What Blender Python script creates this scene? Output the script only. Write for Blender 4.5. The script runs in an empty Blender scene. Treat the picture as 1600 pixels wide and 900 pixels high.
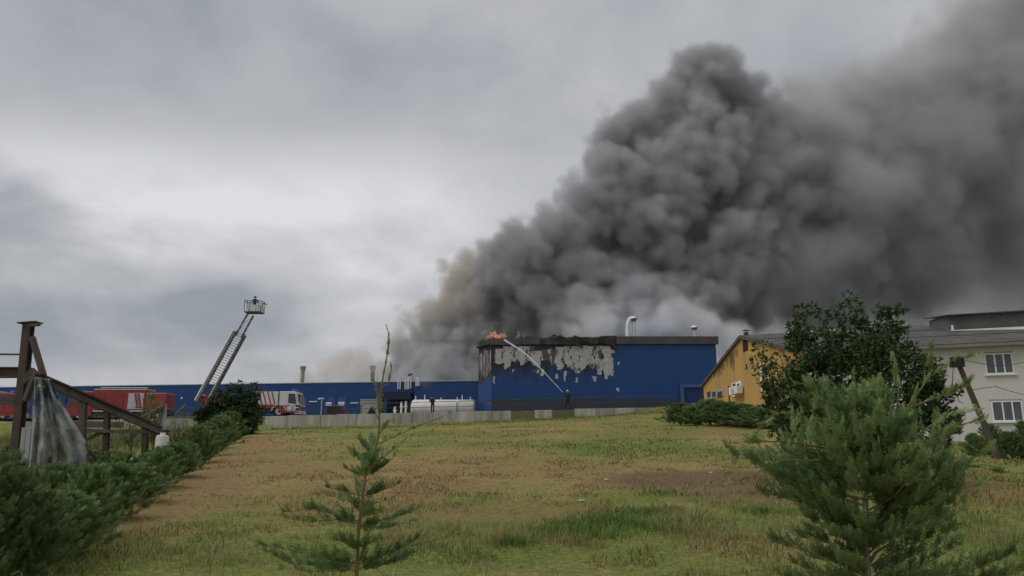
import bpy, bmesh, math, random
import numpy as np
from mathutils import Vector, Matrix, Quaternion, noise as mnoise

# ------------------------------------------------------------------ camera, sky, sun, exposure
R = math.radians
SC = bpy.context.scene
COL = SC.collection
F = 1186.0                      # focal length in photo pixels (1600 wide)
PITCH = R(12.5)
EYE = Vector((0.0, 0.0, 0.0))   # heights are measured from eye level
FWD = Vector((0, math.cos(PITCH), math.sin(PITCH)))
UPV = Vector((0, -math.sin(PITCH), math.cos(PITCH)))

cam = bpy.data.cameras.new('camera')
cam.sensor_width = 36.0
cam.lens = F * 36.0 / 1600.0
cam.clip_start = 0.05
cam.clip_end = 6000
camo = bpy.data.objects.new('camera', cam)
camo.location = EYE
camo.rotation_euler = (R(90) + PITCH, 0, 0)
COL.objects.link(camo)
SC.camera = camo

SUN_EL, SUN_AZ = 58.0, -105.0    # degrees; azimuth measured from +Y (view direction) to +X
w = bpy.data.worlds.new('World'); SC.world = w; w.use_nodes = True
nt = w.node_tree; nt.nodes.clear()
def wn(t, **k):
    n = nt.nodes.new(t)
    for a, b in k.items(): setattr(n, a, b)
    return n
def wl(a, b): nt.links.new(a, b)
def wmath(op, a, b=None, clamp=False):
    n = wn('ShaderNodeMath', operation=op, use_clamp=clamp)
    for i, v in enumerate((a, b)):
        if v is None: continue
        if isinstance(v, (int, float)): n.inputs[i].default_value = v
        else: wl(v, n.inputs[i])
    return n.outputs[0]
sky = wn('ShaderNodeTexSky', sky_type='NISHITA', sun_disc=False)
sky.sun_elevation = R(SUN_EL); sky.sun_rotation = R(SUN_AZ)
sky.air_density = 1.0; sky.dust_density = 4.0; sky.ozone_density = 1.0
tc = wn('ShaderNodeTexCoord')
sep = wn('ShaderNodeSeparateXYZ'); wl(tc.outputs['Generated'], sep.inputs[0])
zc = wmath('ADD', wmath('MAXIMUM', sep.outputs[2], 0.0), 0.30)
px = wmath('DIVIDE', sep.outputs[0], zc); py = wmath('DIVIDE', sep.outputs[1], zc)
comb = wn('ShaderNodeCombineXYZ'); wl(px, comb.inputs[0]); wl(py, comb.inputs[1])
def wnoise(scale, detail, rough, off, dist=0.0):
    m = wn('ShaderNodeMapping'); m.inputs['Location'].default_value = off
    wl(comb.outputs[0], m.inputs[0])
    n = wn('ShaderNodeTexNoise'); n.inputs['Scale'].default_value = scale
    n.inputs['Detail'].default_value = detail; n.inputs['Roughness'].default_value = rough
    n.inputs['Distortion'].default_value = dist
    wl(m.outputs[0], n.inputs['Vector']); return n.outputs['Fac']
CLOUD_OFF = (3.1, 0.4, 0.0)
big = wnoise(0.8, 3.0, 0.45, CLOUD_OFF, 0.3)
mid = wnoise(2.7, 6.0, 0.5, (1.3, 7.7, 2.0), 0.2)
cl = wmath('ADD', wmath('MULTIPLY', big, 0.45), wmath('MULTIPLY', mid, 0.55))
# banks of thicker and thinner cloud in the part of the sky the photograph shows (azimuth, elevation, widths in degrees, weight)
az = wmath('MULTIPLY', wmath('ARCTAN2', sep.outputs[0], sep.outputs[1]), 57.2958)
el = wmath('MULTIPLY', wmath('ARCSINE', sep.outputs[2]), 57.2958)
nb = wnoise(2.2, 4.0, 0.5, (9.1, 2.2, 4.0), 0.3)
azw = wmath('ADD', az, wmath('MULTIPLY', wmath('SUBTRACT', nb, 0.5), 16.0))
elw = wmath('ADD', el, wmath('MULTIPLY', wmath('SUBTRACT', mid, 0.5), 8.0))
bank = None
for a0, e0, wa_, we_, k_ in [(-21, 18.5, 17, 3.2, .21), (-34, 17.5, 9, 2.4, .12), (-2, 15.5, 7, 3.0, .10), (-9, 18, 6, 6, .06), (-29, 9.0, 18, 5.0, -.13), (-24, 28.0, 14, 5.0, -.10), (-3, 31, 10, 5, .03), (8, 26, 12, 6, -.03), (-18, 4.5, 22, 1.6, .05)]:
    q_ = wmath('ADD', wmath('POWER', wmath('DIVIDE', wmath('SUBTRACT', azw, float(a0)), float(wa_)), 2.0), wmath('POWER', wmath('DIVIDE', wmath('SUBTRACT', elw, float(e0)), float(we_)), 2.0))
    v_ = wmath('MULTIPLY', wmath('EXPONENT', wmath('MULTIPLY', q_, -1.0)), k_)
    bank = v_ if bank is None else wmath('ADD', bank, v_)
cl = wmath('ADD', wmath('ADD', wmath('MULTIPLY', wmath('SUBTRACT', cl, 0.5), 1.2), 0.5), bank)
ramp = wn('ShaderNodeValToRGB')
wl(cl, ramp.inputs[0])
e = ramp.color_ramp.elements
e[0].position = 0.32; e[0].color = (0.262, 0.285, 0.318, 1)
e[1].position = 0.78; e[1].color = (0.63, 0.64, 0.655, 1)
m_ = ramp.color_ramp.elements.new(0.50); m_.color = (0.405, 0.415, 0.435, 1)
scl = wn('ShaderNodeVectorMath', operation='SCALE'); scl.inputs['Scale'].default_value = 11.6
wl(ramp.outputs[0], scl.inputs[0])
mix = wn('ShaderNodeMix', data_type='RGBA'); mix.inputs['Factor'].default_value = 0.96
wl(sky.outputs[0], mix.inputs['A']); wl(scl.outputs[0], mix.inputs['B'])
bg = wn('ShaderNodeBackground'); bg.inputs['Strength'].default_value = 0.10
wl(mix.outputs['Result'], bg.inputs['Color'])
wo = wn('ShaderNodeOutputWorld'); wl(bg.outputs[0], wo.inputs['Surface'])
w.cycles.sampling_method = 'MANUAL'; w.cycles.sample_map_resolution = 512

sl = bpy.data.lights.new('sun', 'SUN'); sl.energy = 1.5; sl.angle = R(45); sl.color = (1.0, 0.98, 0.95)
so = bpy.data.objects.new('sun', sl); COL.objects.link(so)
sd = Vector((math.sin(R(SUN_AZ)) * math.cos(R(SUN_EL)), math.cos(R(SUN_AZ)) * math.cos(R(SUN_EL)), math.sin(R(SUN_EL))))
so.rotation_euler = (-sd).to_track_quat('-Z', 'Y').to_euler(); so.location = (0, 0, 60)

SC.render.engine = 'CYCLES'
vs = SC.view_settings
SC.display_settings.display_device = 'sRGB'
vs.view_transform = 'Standard'; vs.look = 'None'; vs.exposure = 0.0; vs.gamma = 1.0; vs.use_curve_mapping = False
cy = SC.cycles
cy.use_denoising = True
try: cy.denoiser = 'OPENIMAGEDENOISE'
except Exception: pass
cy.use_adaptive_sampling = True; cy.adaptive_threshold = 0.015
cy.max_bounces = 6; cy.diffuse_bounces = 3; cy.glossy_bounces = 3
cy.transmission_bounces = 6; cy.transparent_max_bounces = 12; cy.volume_bounces = 2
cy.volume_max_steps = 128
cy.sample_clamp_indirect = 4.0

# ------------------------------------------------------------------ helpers
def at(px, py, Y):
    """World point at forward distance Y metres that the photo shows at (px, py)."""
    d = FWD + Vector((1, 0, 0)) * ((px - 800) / F) + UPV * ((450 - py) / F)
    return EYE + d * (Y / d.y)

def tag(o, label=None, cat=None, group=None, kind=None):
    if label: o['label'] = label
    if cat: o['category'] = cat
    if group: o['group'] = group
    if kind: o['kind'] = kind
    return o

def empty(name, loc=(0, 0, 0), rz=0.0, parent=None):
    o = bpy.data.objects.new(name, None); COL.objects.link(o)
    o.location = loc; o.rotation_euler = (0, 0, rz); o.empty_display_size = 0.2
    if parent is not None: o.parent = parent
    return o

def link_mesh(name, me, mat=None, parent=None):
    o = bpy.data.objects.new(name, me); COL.objects.link(o)
    if mat is not None and not me.materials: me.materials.append(mat)
    if parent is not None: o.parent = parent
    return o

class MB:
    """Collects verts and faces in a thing's own coordinates; build() makes ONE mesh object."""
    def __init__(s): s.v = []; s.f = []; s.m = []; s.cur = 0
    def add(s, vs, fs):
        b = len(s.v); s.v.extend(Vector(v) for v in vs)
        for f in fs: s.f.append(tuple(i + b for i in f)); s.m.append(s.cur)
        return s
    def box(s, x0, x1, y0, y1, z0, z1):
        return s.add([(x0,y0,z0),(x1,y0,z0),(x1,y1,z0),(x0,y1,z0),(x0,y0,z1),(x1,y0,z1),(x1,y1,z1),(x0,y1,z1)],
                     [(0,3,2,1),(4,5,6,7),(0,1,5,4),(1,2,6,5),(2,3,7,6),(3,0,4,7)])
    def bar(s, a, b, w=0.1, h=None, up=(0, 0, 1), w2=None, h2=None):
        """A box beam from a to b, w across and h along 'up'."""
        h = w if h is None else h; w2 = w if w2 is None else w2; h2 = h if h2 is None else h2
        a = Vector(a); b = Vector(b); d = (b - a).normalized(); u = Vector(up)
        if abs(d.dot(u.normalized())) > 0.98: u = Vector((0, 1, 0)) if abs(d.y) < 0.9 else Vector((1, 0, 0))
        r = d.cross(u).normalized(); u = r.cross(d).normalized()
        vs = []
        for p, ww, hh in ((a, w, h), (b, w2, h2)):
            for sx, sy in ((-1,-1),(1,-1),(1,1),(-1,1)): vs.append(p + r*(sx*ww/2) + u*(sy*hh/2))
        return s.add(vs, [(3,2,1,0),(4,5,6,7),(0,1,5,4),(1,2,6,5),(2,3,7,6),(3,0,4,7)])
    def tube(s, pts, rad, n=8, cap=True):
        pts = [Vector(p) for p in pts]; k = len(pts)
        rad = [rad]*k if isinstance(rad, (int, float)) else rad
        b = len(s.v); prev = None
        for i, p in enumerate(pts):
            d = (pts[min(i+1, k-1)] - pts[max(i-1, 0)]).normalized()
            if prev is None:
                u = d.orthogonal().normalized()
            else:
                u = (prev - d*prev.dot(d)).normalized()
            prev = u; v = d.cross(u)
            for j in range(n):
                t = 2*math.pi*j/n
                s.v.append(p + (u*math.cos(t) + v*math.sin(t))*rad[i])
        for i in range(k-1):
            for j in range(n):
                j2 = (j+1) % n
                s.f.append((b+i*n+j, b+i*n+j2, b+(i+1)*n+j2, b+(i+1)*n+j)); s.m.append(s.cur)
        if cap:
            s.f.append(tuple(b+j for j in reversed(range(n)))); s.m.append(s.cur)
            s.f.append(tuple(b+(k-1)*n+j for j in range(n))); s.m.append(s.cur)
        return s
    def cyl(s, c, r, z0, z1, n=16, r1=None):
        return s.tube([(c[0], c[1], z0), (c[0], c[1], z1)], [r, r if r1 is None else r1], n)
    def prism(s, poly, axis, t0, t1):
        """poly: 2D outline (ccw); axis: 'y' extrudes an xz outline, 'x' a yz one, 'z' an xy one."""
        n = len(poly)
        def P(a, b, t): return {'y': (a, t, b), 'x': (t, a, b), 'z': (a, b, t)}[axis]
        vs = [P(a, b, t0) for a, b in poly] + [P(a, b, t1) for a, b in poly]
        fs = [tuple(range(n)), tuple(reversed(range(n, 2*n)))]
        fs += [(i, n+i, n+(i+1) % n, (i+1) % n) for i in range(n)]
        return s.add(vs, fs)
    def mesh(s, name, mats, smooth=False, bevel=0.0):
        me = bpy.data.meshes.new(name)
        me.from_pydata([tuple(v) for v in s.v], [], s.f)
        mats = mats if isinstance(mats, (list, tuple)) else [mats]
        for m in mats: me.materials.append(m)
        if len(mats) > 1: me.polygons.foreach_set('material_index', s.m)
        bm = bmesh.new(); bm.from_mesh(me)
        bmesh.ops.recalc_face_normals(bm, faces=bm.faces)
        if bevel > 0:
            bmesh.ops.bevel(bm, geom=[e for e in bm.edges if e.is_manifold and e.calc_face_angle(0) > 0.5], offset=bevel, segments=1, affect='EDGES', clamp_overlap=True)
        bm.to_mesh(me); bm.free()
        if smooth:
            me.polygons.foreach_set('use_smooth', [True]*len(me.polygons))
            try: me.set_sharp_from_angle(angle=R(40))
            except Exception: pass
        me.update(); return me
    def build(s, name, mats, parent=None, smooth=False, bevel=0.0):
        return link_mesh(name, s.mesh(name, mats, smooth, bevel), None, parent)

def np_mesh(name, V, T, mat, uv=None):
    """V (n,3) float, T (m,3) or (m,4) int."""
    me = bpy.data.meshes.new(name)
    V = np.asarray(V, np.float32); T = np.asarray(T, np.int32); k = T.shape[1]
    me.vertices.add(len(V)); me.vertices.foreach_set('co', V.ravel())
    me.loops.add(T.size); me.loops.foreach_set('vertex_index', T.ravel())
    me.polygons.add(len(T)); me.polygons.foreach_set('loop_start', np.arange(0, T.size, k, dtype=np.int32))
    me.update(calc_edges=True); me.validate()
    if mat is not None:
        for m in (mat if isinstance(mat, (list, tuple)) else [mat]): me.materials.append(m)
    return me

def set_col(me, name, C):
    """Per-vertex colour attribute (own colour of the thing)."""
    a = me.attributes.new(name, 'FLOAT_COLOR', 'POINT')
    C = np.asarray(C, np.float32)
    if C.shape[1] == 3: C = np.hstack([C, np.ones((len(C), 1), np.float32)])
    a.data.foreach_set('color', C.ravel())

# ------------------------------------------------------------------ materials
class NT:
    def __init__(s, name):
        s.mat = bpy.data.materials.new(name); s.mat.use_nodes = True
        s.t = s.mat.node_tree; s.t.nodes.clear()
        s.out = s.n('ShaderNodeOutputMaterial')
    def n(s, ty, **k):
        q = s.t.nodes.new(ty)
        for a, b in k.items(): setattr(q, a, b)
        return q
    def l(s, a, b): s.t.links.new(a, b)
    def put(s, sock, v):
        if v is None: return
        if hasattr(v, 'is_linked') or hasattr(v, 'links'): s.l(v, sock)
        else: sock.default_value = v
    def math(s, op, a, b=None, c=None, clamp=False):
        q = s.n('ShaderNodeMath', operation=op, use_clamp=clamp)
        for i, v in enumerate((a, b, c)): s.put(q.inputs[i], v) if v is not None else None
        return q.outputs[0]
    def pos(s, obj=True, scale=(1, 1, 1), loc=(0, 0, 0), rot=(0, 0, 0)):
        if obj: o = s.n('ShaderNodeTexCoord').outputs['Object']
        else: o = s.n('ShaderNodeNewGeometry').outputs['Position']
        m = s.n('ShaderNodeMapping'); m.inputs['Scale'].default_value = scale
        m.inputs['Location'].default_value = loc; m.inputs['Rotation'].default_value = rot
        s.l(o, m.inputs[0]); return m.outputs[0]
    def noise(s, vec, scale, detail=3, rough=0.55, dist=0.0):
        q = s.n('ShaderNodeTexNoise'); s.l(vec, q.inputs['Vector'])
        q.inputs['Scale'].default_value = scale; q.inputs['Detail'].default_value = detail
        q.inputs['Roughness'].default_value = rough; q.inputs['Distortion'].default_value = dist
        return q.outputs['Fac']
    def ramp(s, fac, stops, interp='LINEAR'):
        q = s.n('ShaderNodeValToRGB'); s.l(fac, q.inputs[0]); cr = q.color_ramp; cr.interpolation = interp
        while len(cr.elements) > 1: cr.elements.remove(cr.elements[-1])
        for i, (p, c) in enumerate(stops):
            el = cr.elements[0] if i == 0 else cr.elements.new(p)
            el.position = p; el.color = (c, c, c, 1) if isinstance(c, (int, float)) else (*c[:3], 1)
        return q.outputs[0]
    def mix(s, fac, a, b, blend='MIX'):
        q = s.n('ShaderNodeMix', data_type='RGBA', blend_type=blend)
        s.put(q.inputs['Factor'], fac)
        for k, v in (('A', a), ('B', b)):
            if isinstance(v, (tuple, list)): v = (*v[:3], 1)
            s.put(q.inputs[k], v)
        return q.outputs['Result']
    def bsdf(s, color, rough=0.6, metal=0.0, spec=0.4, bump=None, bump_d=0.02, bump_s=0.5, **k):
        q = s.n('ShaderNodeBsdfPrincipled')
        if isinstance(color, (tuple, list)): color = (*color[:3], 1)
        s.put(q.inputs['Base Color'], color); s.put(q.inputs['Roughness'], rough)
        q.inputs['Metallic'].default_value = metal; q.inputs['Specular IOR Level'].default_value = spec
        for a, b in k.items(): s.put(q.inputs[a.replace('_', ' ')], b)
        if bump is not None:
            bn = s.n('ShaderNodeBump'); bn.inputs['Distance'].default_value = bump_d; bn.inputs['Strength'].default_value = bump_s
            s.l(bump, bn.inputs['Height']); s.l(bn.outputs[0], q.inputs['Normal'])
        s.l(q.outputs[0], s.out.inputs['Surface']); return q

def worn(name, col, col2=None, rough=0.6, metal=0.0, scale=1.5, amount=0.5, spec=0.4, bump=0.0, streak=False, rnd=0.0, bump_scale=None):
    """Plain surface with uneven dirt in its own colour."""
    s = NT(name)
    col2 = col2 or tuple(c * 0.55 for c in col)
    p = s.pos(True, (1, 1, 0.12) if streak else (1, 1, 1))
    f = s.ramp(s.noise(p, scale, 5, 0.6), [(0.35, 0.0), (0.72, amount)])
    c = s.mix(f, col, col2)
    if rnd > 0:
        oi = s.n('ShaderNodeObjectInfo')
        c = s.mix(1.0, c, s.ramp(oi.outputs['Random'], [(0, 1 - rnd), (1, 1.0 + rnd * 0.5)]), 'MULTIPLY')
    b = s.noise(s.pos(), bump_scale or scale * 8, 4, 0.6) if bump > 0 else None
    s.bsdf(c, rough, metal, spec, bump=b, bump_d=bump)
    return s.mat
# ------------------------------------------------------------------ ground
def _h(ix, iy, seed):
    n = (ix.astype(np.int64) * 374761393 + iy.astype(np.int64) * 668265263 + seed * 1442695041) & 0xffffffff
    n = ((n ^ (n >> 13)) * 1274126177) & 0xffffffff
    return ((n ^ (n >> 16)) & 0xffff) / 65535.0
def vnoise(x, y, size, seed=0):
    x = np.asarray(x, float) / size; y = np.asarray(y, float) / size
    ix = np.floor(x); iy = np.floor(y); fx = x - ix; fy = y - iy
    fx = fx*fx*(3-2*fx); fy = fy*fy*(3-2*fy)
    a = _h(ix, iy, seed); b = _h(ix+1, iy, seed); c = _h(ix, iy+1, seed); d = _h(ix+1, iy+1, seed)
    return (a*(1-fx) + b*fx)*(1-fy) + (c*(1-fx) + d*fx)*fy
def fbm(x, y, size, seed=0, oct=4):
    v = 0; a = 0.5; t = 0
    for i in range(oct): v = v + a*vnoise(x, y, size/2**i, seed+i*17); t += a; a *= 0.55
    return v / t
def sstep(a, b, x):
    t = np.clip((x - a) / (b - a), 0, 1); return t*t*(3-2*t)

def wall_y(x): return 73.1 - 0.24*np.asarray(x, float)
WT0, WT1 = at(430, 650, 79.0), at(1000, 637, 70.2)
def wall_top(x): return WT0.z + (x - WT0.x) * (WT1.z - WT0.z) / (WT1.x - WT0.x)
YARD = 4.12
HY = [0, 6, 10, 12, 18.7, 28, 40, 53, 66, 120]
HX = [-5.2, -5.6, -6.2, -6.8, -8.7, -10.9, -14.2, -17.9, -21.5, -30]
def hedge_x(y): return np.interp(y, HY, HX)
def H(x, y):
    x = np.asarray(x, float); y = np.asarray(y, float)
    yw = wall_y(np.clip(x, -70, 60))
    zw = np.clip(3.28 + 0.024*(x + 3.7), 2.5, 3.8)
    t = np.clip((y - 9) / (yw - 9), 0, 1)
    z = -1.6 + (zw + 1.6) * (t + 0.10*np.sin(np.pi*t)*t)
    z = z - 0.9*sstep(-0.3, 2.2, hedge_x(y) - x)*sstep(4, 9, y)*(1 - sstep(48, 66, y))
    z = z - 1.1*sstep(13, 23, x)*sstep(14, 30, y)*(1 - sstep(52, 66, y))
    z = z + 0.75*np.exp(-((x - 14.6)/3.6)**2 - ((y - (yw - 1.2))/3.2)**2)
    near = sstep(2, 6, y)*(1 - sstep(66, 72, y))
    z = z + near*(0.22*(fbm(x, y, 6.0, 3, 3) - 0.5) + 0.10*(fbm(x, y, 1.3, 9, 3) - 0.5))
    return np.where(y > yw + 0.5, YARD - 0.06, z)
def Hs(x, y): return float(H(np.array([x]), np.array([y]))[0])
def ground_px(px, py, y0=4.0, y1=90.0):
    y = np.linspace(y0, y1, 1500)
    d = at(px, py, 1.0); x = d.x*y; z = d.z*y
    k = np.argmax(z < H(x, y)) if np.any(z < H(x, y)) else 1499
    return float(x[k]), float(y[k])

# patches of the lawn: photo point, half sizes in metres, kind
PATCH = [(640,735,5.0,4.5,'straw',.9),(470,745,3.0,4.0,'straw',.8),(800,745,4.0,3.5,'straw',.75),(700,800,3.5,1.2,'soil',.55),(560,775,2.4,1.3,'straw',.7),
         (1085,748,2.3,2.0,'dark',.75),(1180,775,1.6,1.4,'dark',.55),(1000,752,1.6,1.2,'soil',.5),(940,822,1.3,0.9,'lush',1.0),(1010,800,1.0,.5,'lush',.7),
         (930,695,4.5,3.2,'lush',.55),(740,680,4.5,4.0,'lush',.5),(1060,705,3.5,3.0,'lush',.55),(1100,674,4.0,2.2,'soil',.6),(1180,690,3.0,1.5,'straw',.8),
         (430,690,3.0,5.0,'straw',.7),(330,860,1.8,1.0,'lush',.45),(700,870,1.6,.9,'lush',.45),(520,700,3,3,'straw',.5),(1140,860,.8,.6,'straw',.6),
         (1560,850,1.6,1.6,'lush',.5),(1150,820,1.6,1.0,'lush',.5),(1250,800,1.6,1.2,'lush',.4),(1500,760,2,3,'straw',.6),(1240,860,1,.8,'straw',.5),(870,660,5,4,'straw',.35),(420,720,1.5,2,'soil',.6),(620,762,2.6,1.6,'soil',.6),(520,735,2.2,2.2,'soil',.45),(760,728,3.0,2.2,'soil',.4),(870,735,2.2,1.6,'soil',.45)]
PATCH = [(*ground_px(a, b), c, d, k, s) for a, b, c, d, k, s in PATCH]
GC = {'grass': np.array([.190,.212,.056]), 'straw': np.array([.325,.240,.100]), 'soil': np.array([.270,.165,.085]),
      'dark': np.array([.150,.100,.066]), 'lush': np.array([.115,.185,.038])}
def lawn_masks(x, y):
    """Blend of lawn kinds at each point: dict of weights (own colour of what grows there)."""
    n1 = fbm(x, y, 5.0, 21, 4); n2 = fbm(x, y, 1.1, 33, 4); n3 = fbm(x, y, 2.4, 57, 4)
    M = {k: np.zeros_like(np.asarray(x, float)) for k in ('straw', 'soil', 'dark', 'lush')}
    M['straw'] = sstep(.50, .66, n1)*.75
    M['straw'] = np.maximum(M['straw'], sstep(.56, .72, n2)*.6)
    M['lush'] = sstep(.56, .70, n3)*.5
    for cx, cy_, rx, ry, k, s in PATCH:
        q = ((x - cx)/rx)**2 + ((y - cy_)/ry)**2
        f = s*np.clip(1.35 - q*0.8 + (n2 - .5)*1.6 + (n3 - .5)*1.2, 0, 1)
        M[k] = np.maximum(M[k], f)
        if k in ('straw', 'soil', 'dark'): M['lush'] = M['lush']*(1 - f)
        if k == 'lush': M['straw'] = M['straw']*(1 - f)
    e = hedge_x(y) - x                 # bare bank along the hedge
    bank = np.exp(-((e + 1.0)/1.15)**2)*sstep(13, 19, y)*(1 - sstep(40, 56, y))
    M['soil'] = np.maximum(M['soil'], np.clip(bank*1.1 + (n2 - .5)*2.0, 0, 1)*.75*(bank > .12))
    M['straw'] = np.maximum(M['straw'], bank*.8); M['lush'] = M['lush']*(1 - bank)
    return M
def lawn_colour(x, y):
    M = lawn_masks(x, y); c = np.repeat(GC['grass'][None], len(x), 0)
    for k in ('lush', 'straw', 'soil', 'dark'):
        f = M[k][:, None]; c = c*(1 - f) + GC[k][None]*f
    return c, M

def axis(lo, hi, step, far0, far1):
    a = list(np.arange(lo, hi + 1e-6, step)); s = step
    while a[-1] < far1: s *= 1.35; a.append(a[-1] + s)
    s = step
    while a[0] > far0: s *= 1.35; a.insert(0, a[0] - s)
    return np.array(a)
gx = axis(-66, 30, .3, -1800, 1800); gy = axis(3, 76, .3, -400, 2500)
X, Y = np.meshgrid(gx, gy); X = X.ravel(); Yv = Y.ravel(); Z = H(X, Yv)
nx, ny = len(gx), len(gy)
I = (np.arange(ny-1)[:, None]*nx + np.arange(nx-1)[None]).ravel()
T = np.stack([I, I+1, I+1+nx, I+nx], 1)

def ground_material():
    s = NT('lawn_ground')
    a = s.n('ShaderNodeAttribute', attribute_name='own')
    p = s.pos(False)
    n1 = s.noise(p, 9.0, 6, 0.65); n2 = s.noise(p, 1.7, 4, 0.6); n3 = s.noise(p, 38.0, 3, 0.7)
    c = s.mix(1.0, a.outputs['Color'], s.ramp(n1, [(.3, .55), (.7, 1.35)]), 'MULTIPLY')
    c = s.mix(s.ramp(n2, [(.52, 0.0), (.7, .5)]), c, (.20, .135, .07))
    c = s.mix(s.ramp(n3, [(.62, 0.0), (.74, .55)]), c, (.34, .27, .15))
    hsum = s.math('ADD', s.math('MULTIPLY', n1, 1.0), s.math('MULTIPLY', n3, .4))
    s.bsdf(c, 0.95, spec=0.1, bump=hsum, bump_d=0.10, bump_s=0.8)
    return s.mat
me = np_mesh('ground', np.stack([X, Yv, Z], 1), T, ground_material())
gc, _ = lawn_colour(X, Yv); set_col(me, 'own', gc)
me.polygons.foreach_set('use_smooth', [True]*len(me.polygons))
tag(link_mesh('ground', me), kind='structure')

# the factory yard behind the wall
yard = MB(); fx = [-220, -60, 18, 60, 220]
vs_ = [(x, float(wall_y(max(-70, min(x, 60)))) + .12, YARD) for x in fx] + [(x, 260, YARD) for x in fx]
yard.add(vs_, [(i, i+1, i+6, i+5) for i in range(4)])
tag(yard.build('yard_pavement', worn('yard_asphalt', (.10,.10,.10), (.06,.06,.062), .9, scale=.8, bump=.01)), kind='structure')
# ------------------------------------------------------------------ concrete wall and railing at the edge of the yard
M_CONC = worn('concrete', (.40,.385,.34), (.18,.17,.135), .9, scale=2.2, amount=.8, streak=True, bump=.012, rnd=.3, bump_scale=14)
M_GREENISH = worn('greenish_concrete', (.15,.14,.085), (.09,.10,.045), .95, scale=3, amount=.9, bump=.02, rnd=.2)
M_STEEL = worn('dark_steel', (.06,.06,.065), (.10,.07,.05), .55, .6, scale=6)
M_GALV = worn('galvanised', (.55,.55,.55), (.35,.34,.33), .5, .5, scale=5)
M_WHITE = worn('white_paint', (.78,.78,.76), (.50,.48,.44), .5, scale=3, amount=.5)
rw = random.Random(4)
def wall_pt(x): return Vector((x, float(wall_y(x)), 0))
WX0, WX1 = -66.0, 16.4
wd = (wall_pt(10) - wall_pt(0)).normalized(); wnrm = Vector((wd.y, -wd.x, 0))
wr = empty('concrete_wall', wall_pt(-20) + Vector((0, 0, 2.5)))
tag(wr, 'long low concrete retaining wall between the grass slope and the factory yard', 'wall')
x = WX0; k = 0
while x < WX1:
    ln = 1.9 + rw.uniform(-.25, .3); x2 = min(x + ln, WX1); g = .012
    a = wall_pt(x) + wd*g; b = wall_pt(x2) - wd*g; off = rw.uniform(-.012, .012); top = wall_top((x+x2)/2) + rw.uniform(-.025, .02)
    pxm = 800 + (x + x2)/2 / a.y * F
    greenish = 806 < pxm < 846 or 872 < pxm < 906  # two stretches of darker, greenish panels, set slightly lower
    if greenish: top -= .05
    m = MB(); o = wr.location
    p = [a + wnrm*(.14+off), b + wnrm*(.14+off), b - wnrm*.12, a - wnrm*.12]
    m.add([q - o + Vector((0,0,2.0)) for q in p] + [q - o + Vector((0,0,top)) for q in p],
          [(3,2,1,0),(4,5,6,7),(0,1,5,4),(1,2,6,5),(2,3,7,6),(3,0,4,7)])
    m.build('wall_panel', M_GREENISH if greenish else M_CONC, wr, bevel=.02)
    x = x2; k += 1

rl = empty('steel_railing', wall_pt(-5) + Vector((0, 0, wall_top(-5))))
tag(rl, 'dark steel pipe railing along the top of the concrete wall', 'railing')
o = rl.location
def rail_point(x, h): return wall_pt(x) + Vector((0, 0, wall_top(x) + h)) - o
xs = list(np.arange(-42, 15.5, 2.45))
for i, xx in enumerate(xs[:-1]):
    x2 = xs[i+1] - .12
    MB().tube([rail_point(xx, -.03), rail_point(xx, .88), rail_point(xx+.05, .98), rail_point(xx+.15, 1.02), rail_point(x2-.15, 1.02), rail_point(x2-.05, .98), rail_point(x2, .88), rail_point(x2, -.03)], .032, 6).build('rail_loop', M_STEEL, rl, True)
    MB().tube([rail_point(xx, .52), rail_point(x2, .52)], .024, 6).build('middle_rail', M_STEEL, rl, True)

# ------------------------------------------------------------------ tall burning hall
def blue_cladding(name, base, soot=None):
    s = NT(name)
    p = s.pos(); n = s.noise(p, .35, 4, .55)
    c = s.mix(s.ramp(n, [(.3, 0.0), (.75, .5)]), base, tuple(v*.72 for v in base))
    st = s.noise(s.pos(True, (1.6, 1.6, .06)), 1.0, 4, .6)
    c = s.mix(s.ramp(st, [(.5, 0.0), (.8, .28)]), c, (.05,.07,.10))
    if soot:    # scorched metal round the burnt corner, in the hall's own coordinates (x0, x1, z0, z1)
        x0, x1, z0, z1 = soot
        sx = s.n('ShaderNodeSeparateXYZ'); s.l(s.n('ShaderNodeTexCoord').outputs['Object'], sx.inputs[0])
        fx = s.n('ShaderNodeMapRange'); s.l(sx.outputs[0], fx.inputs['Value']); fx.inputs['From Min'].default_value = x1; fx.inputs['From Max'].default_value = x1 - 2.2
        fz = s.n('ShaderNodeMapRange'); s.l(sx.outputs[2], fz.inputs['Value']); fz.inputs['From Min'].default_value = z0; fz.inputs['From Max'].default_value = z1
        f = s.math('MULTIPLY', fx.outputs[0], fz.outputs[0], clamp=True)
        nz = s.noise(s.pos(True, (1, 1, .35)), 1.1, 5, .65)
        f = s.ramp(s.math('ADD', f, s.math('MULTIPLY', s.math('SUBTRACT', nz, .5), 1.5)), [(.22, 0.0), (.60, .95)])
        c = s.mix(f, c, (.018,.017,.016))
    wv = s.n('ShaderNodeTexWave', wave_type='BANDS', bands_direction='X'); s.l(s.pos(True, (1,1,1)), wv.inputs[0]); wv.inputs['Scale'].default_value = 1.6
    s.bsdf(c, .45, spec=.35, bump=wv.outputs['Fac'], bump_d=.012, bump_s=.5)
    return s.mat
BLUE = (.011, .060, .200)
FZ = at(768, 526, 90).z             # parapet top
HX0 = at(768, 560, 90).x; HX1 = at(1119.5, 560, 90).x
CX, CYh = at(748, 560, 92.7).x, 92.7
hall = empty('factory_hall', (HX0, 90.0, YARD))
tag(hall, 'tall blue factory hall with a burnt corner and flames on its roof edge', 'factory')
hw = HX1 - HX0; hh = FZ - YARD; cx = CX - HX0; cyh = CYh - 90.0
M_BLUE = blue_cladding('blue_cladding', BLUE, (0, 15.6, 3.2, 9.2))
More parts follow.
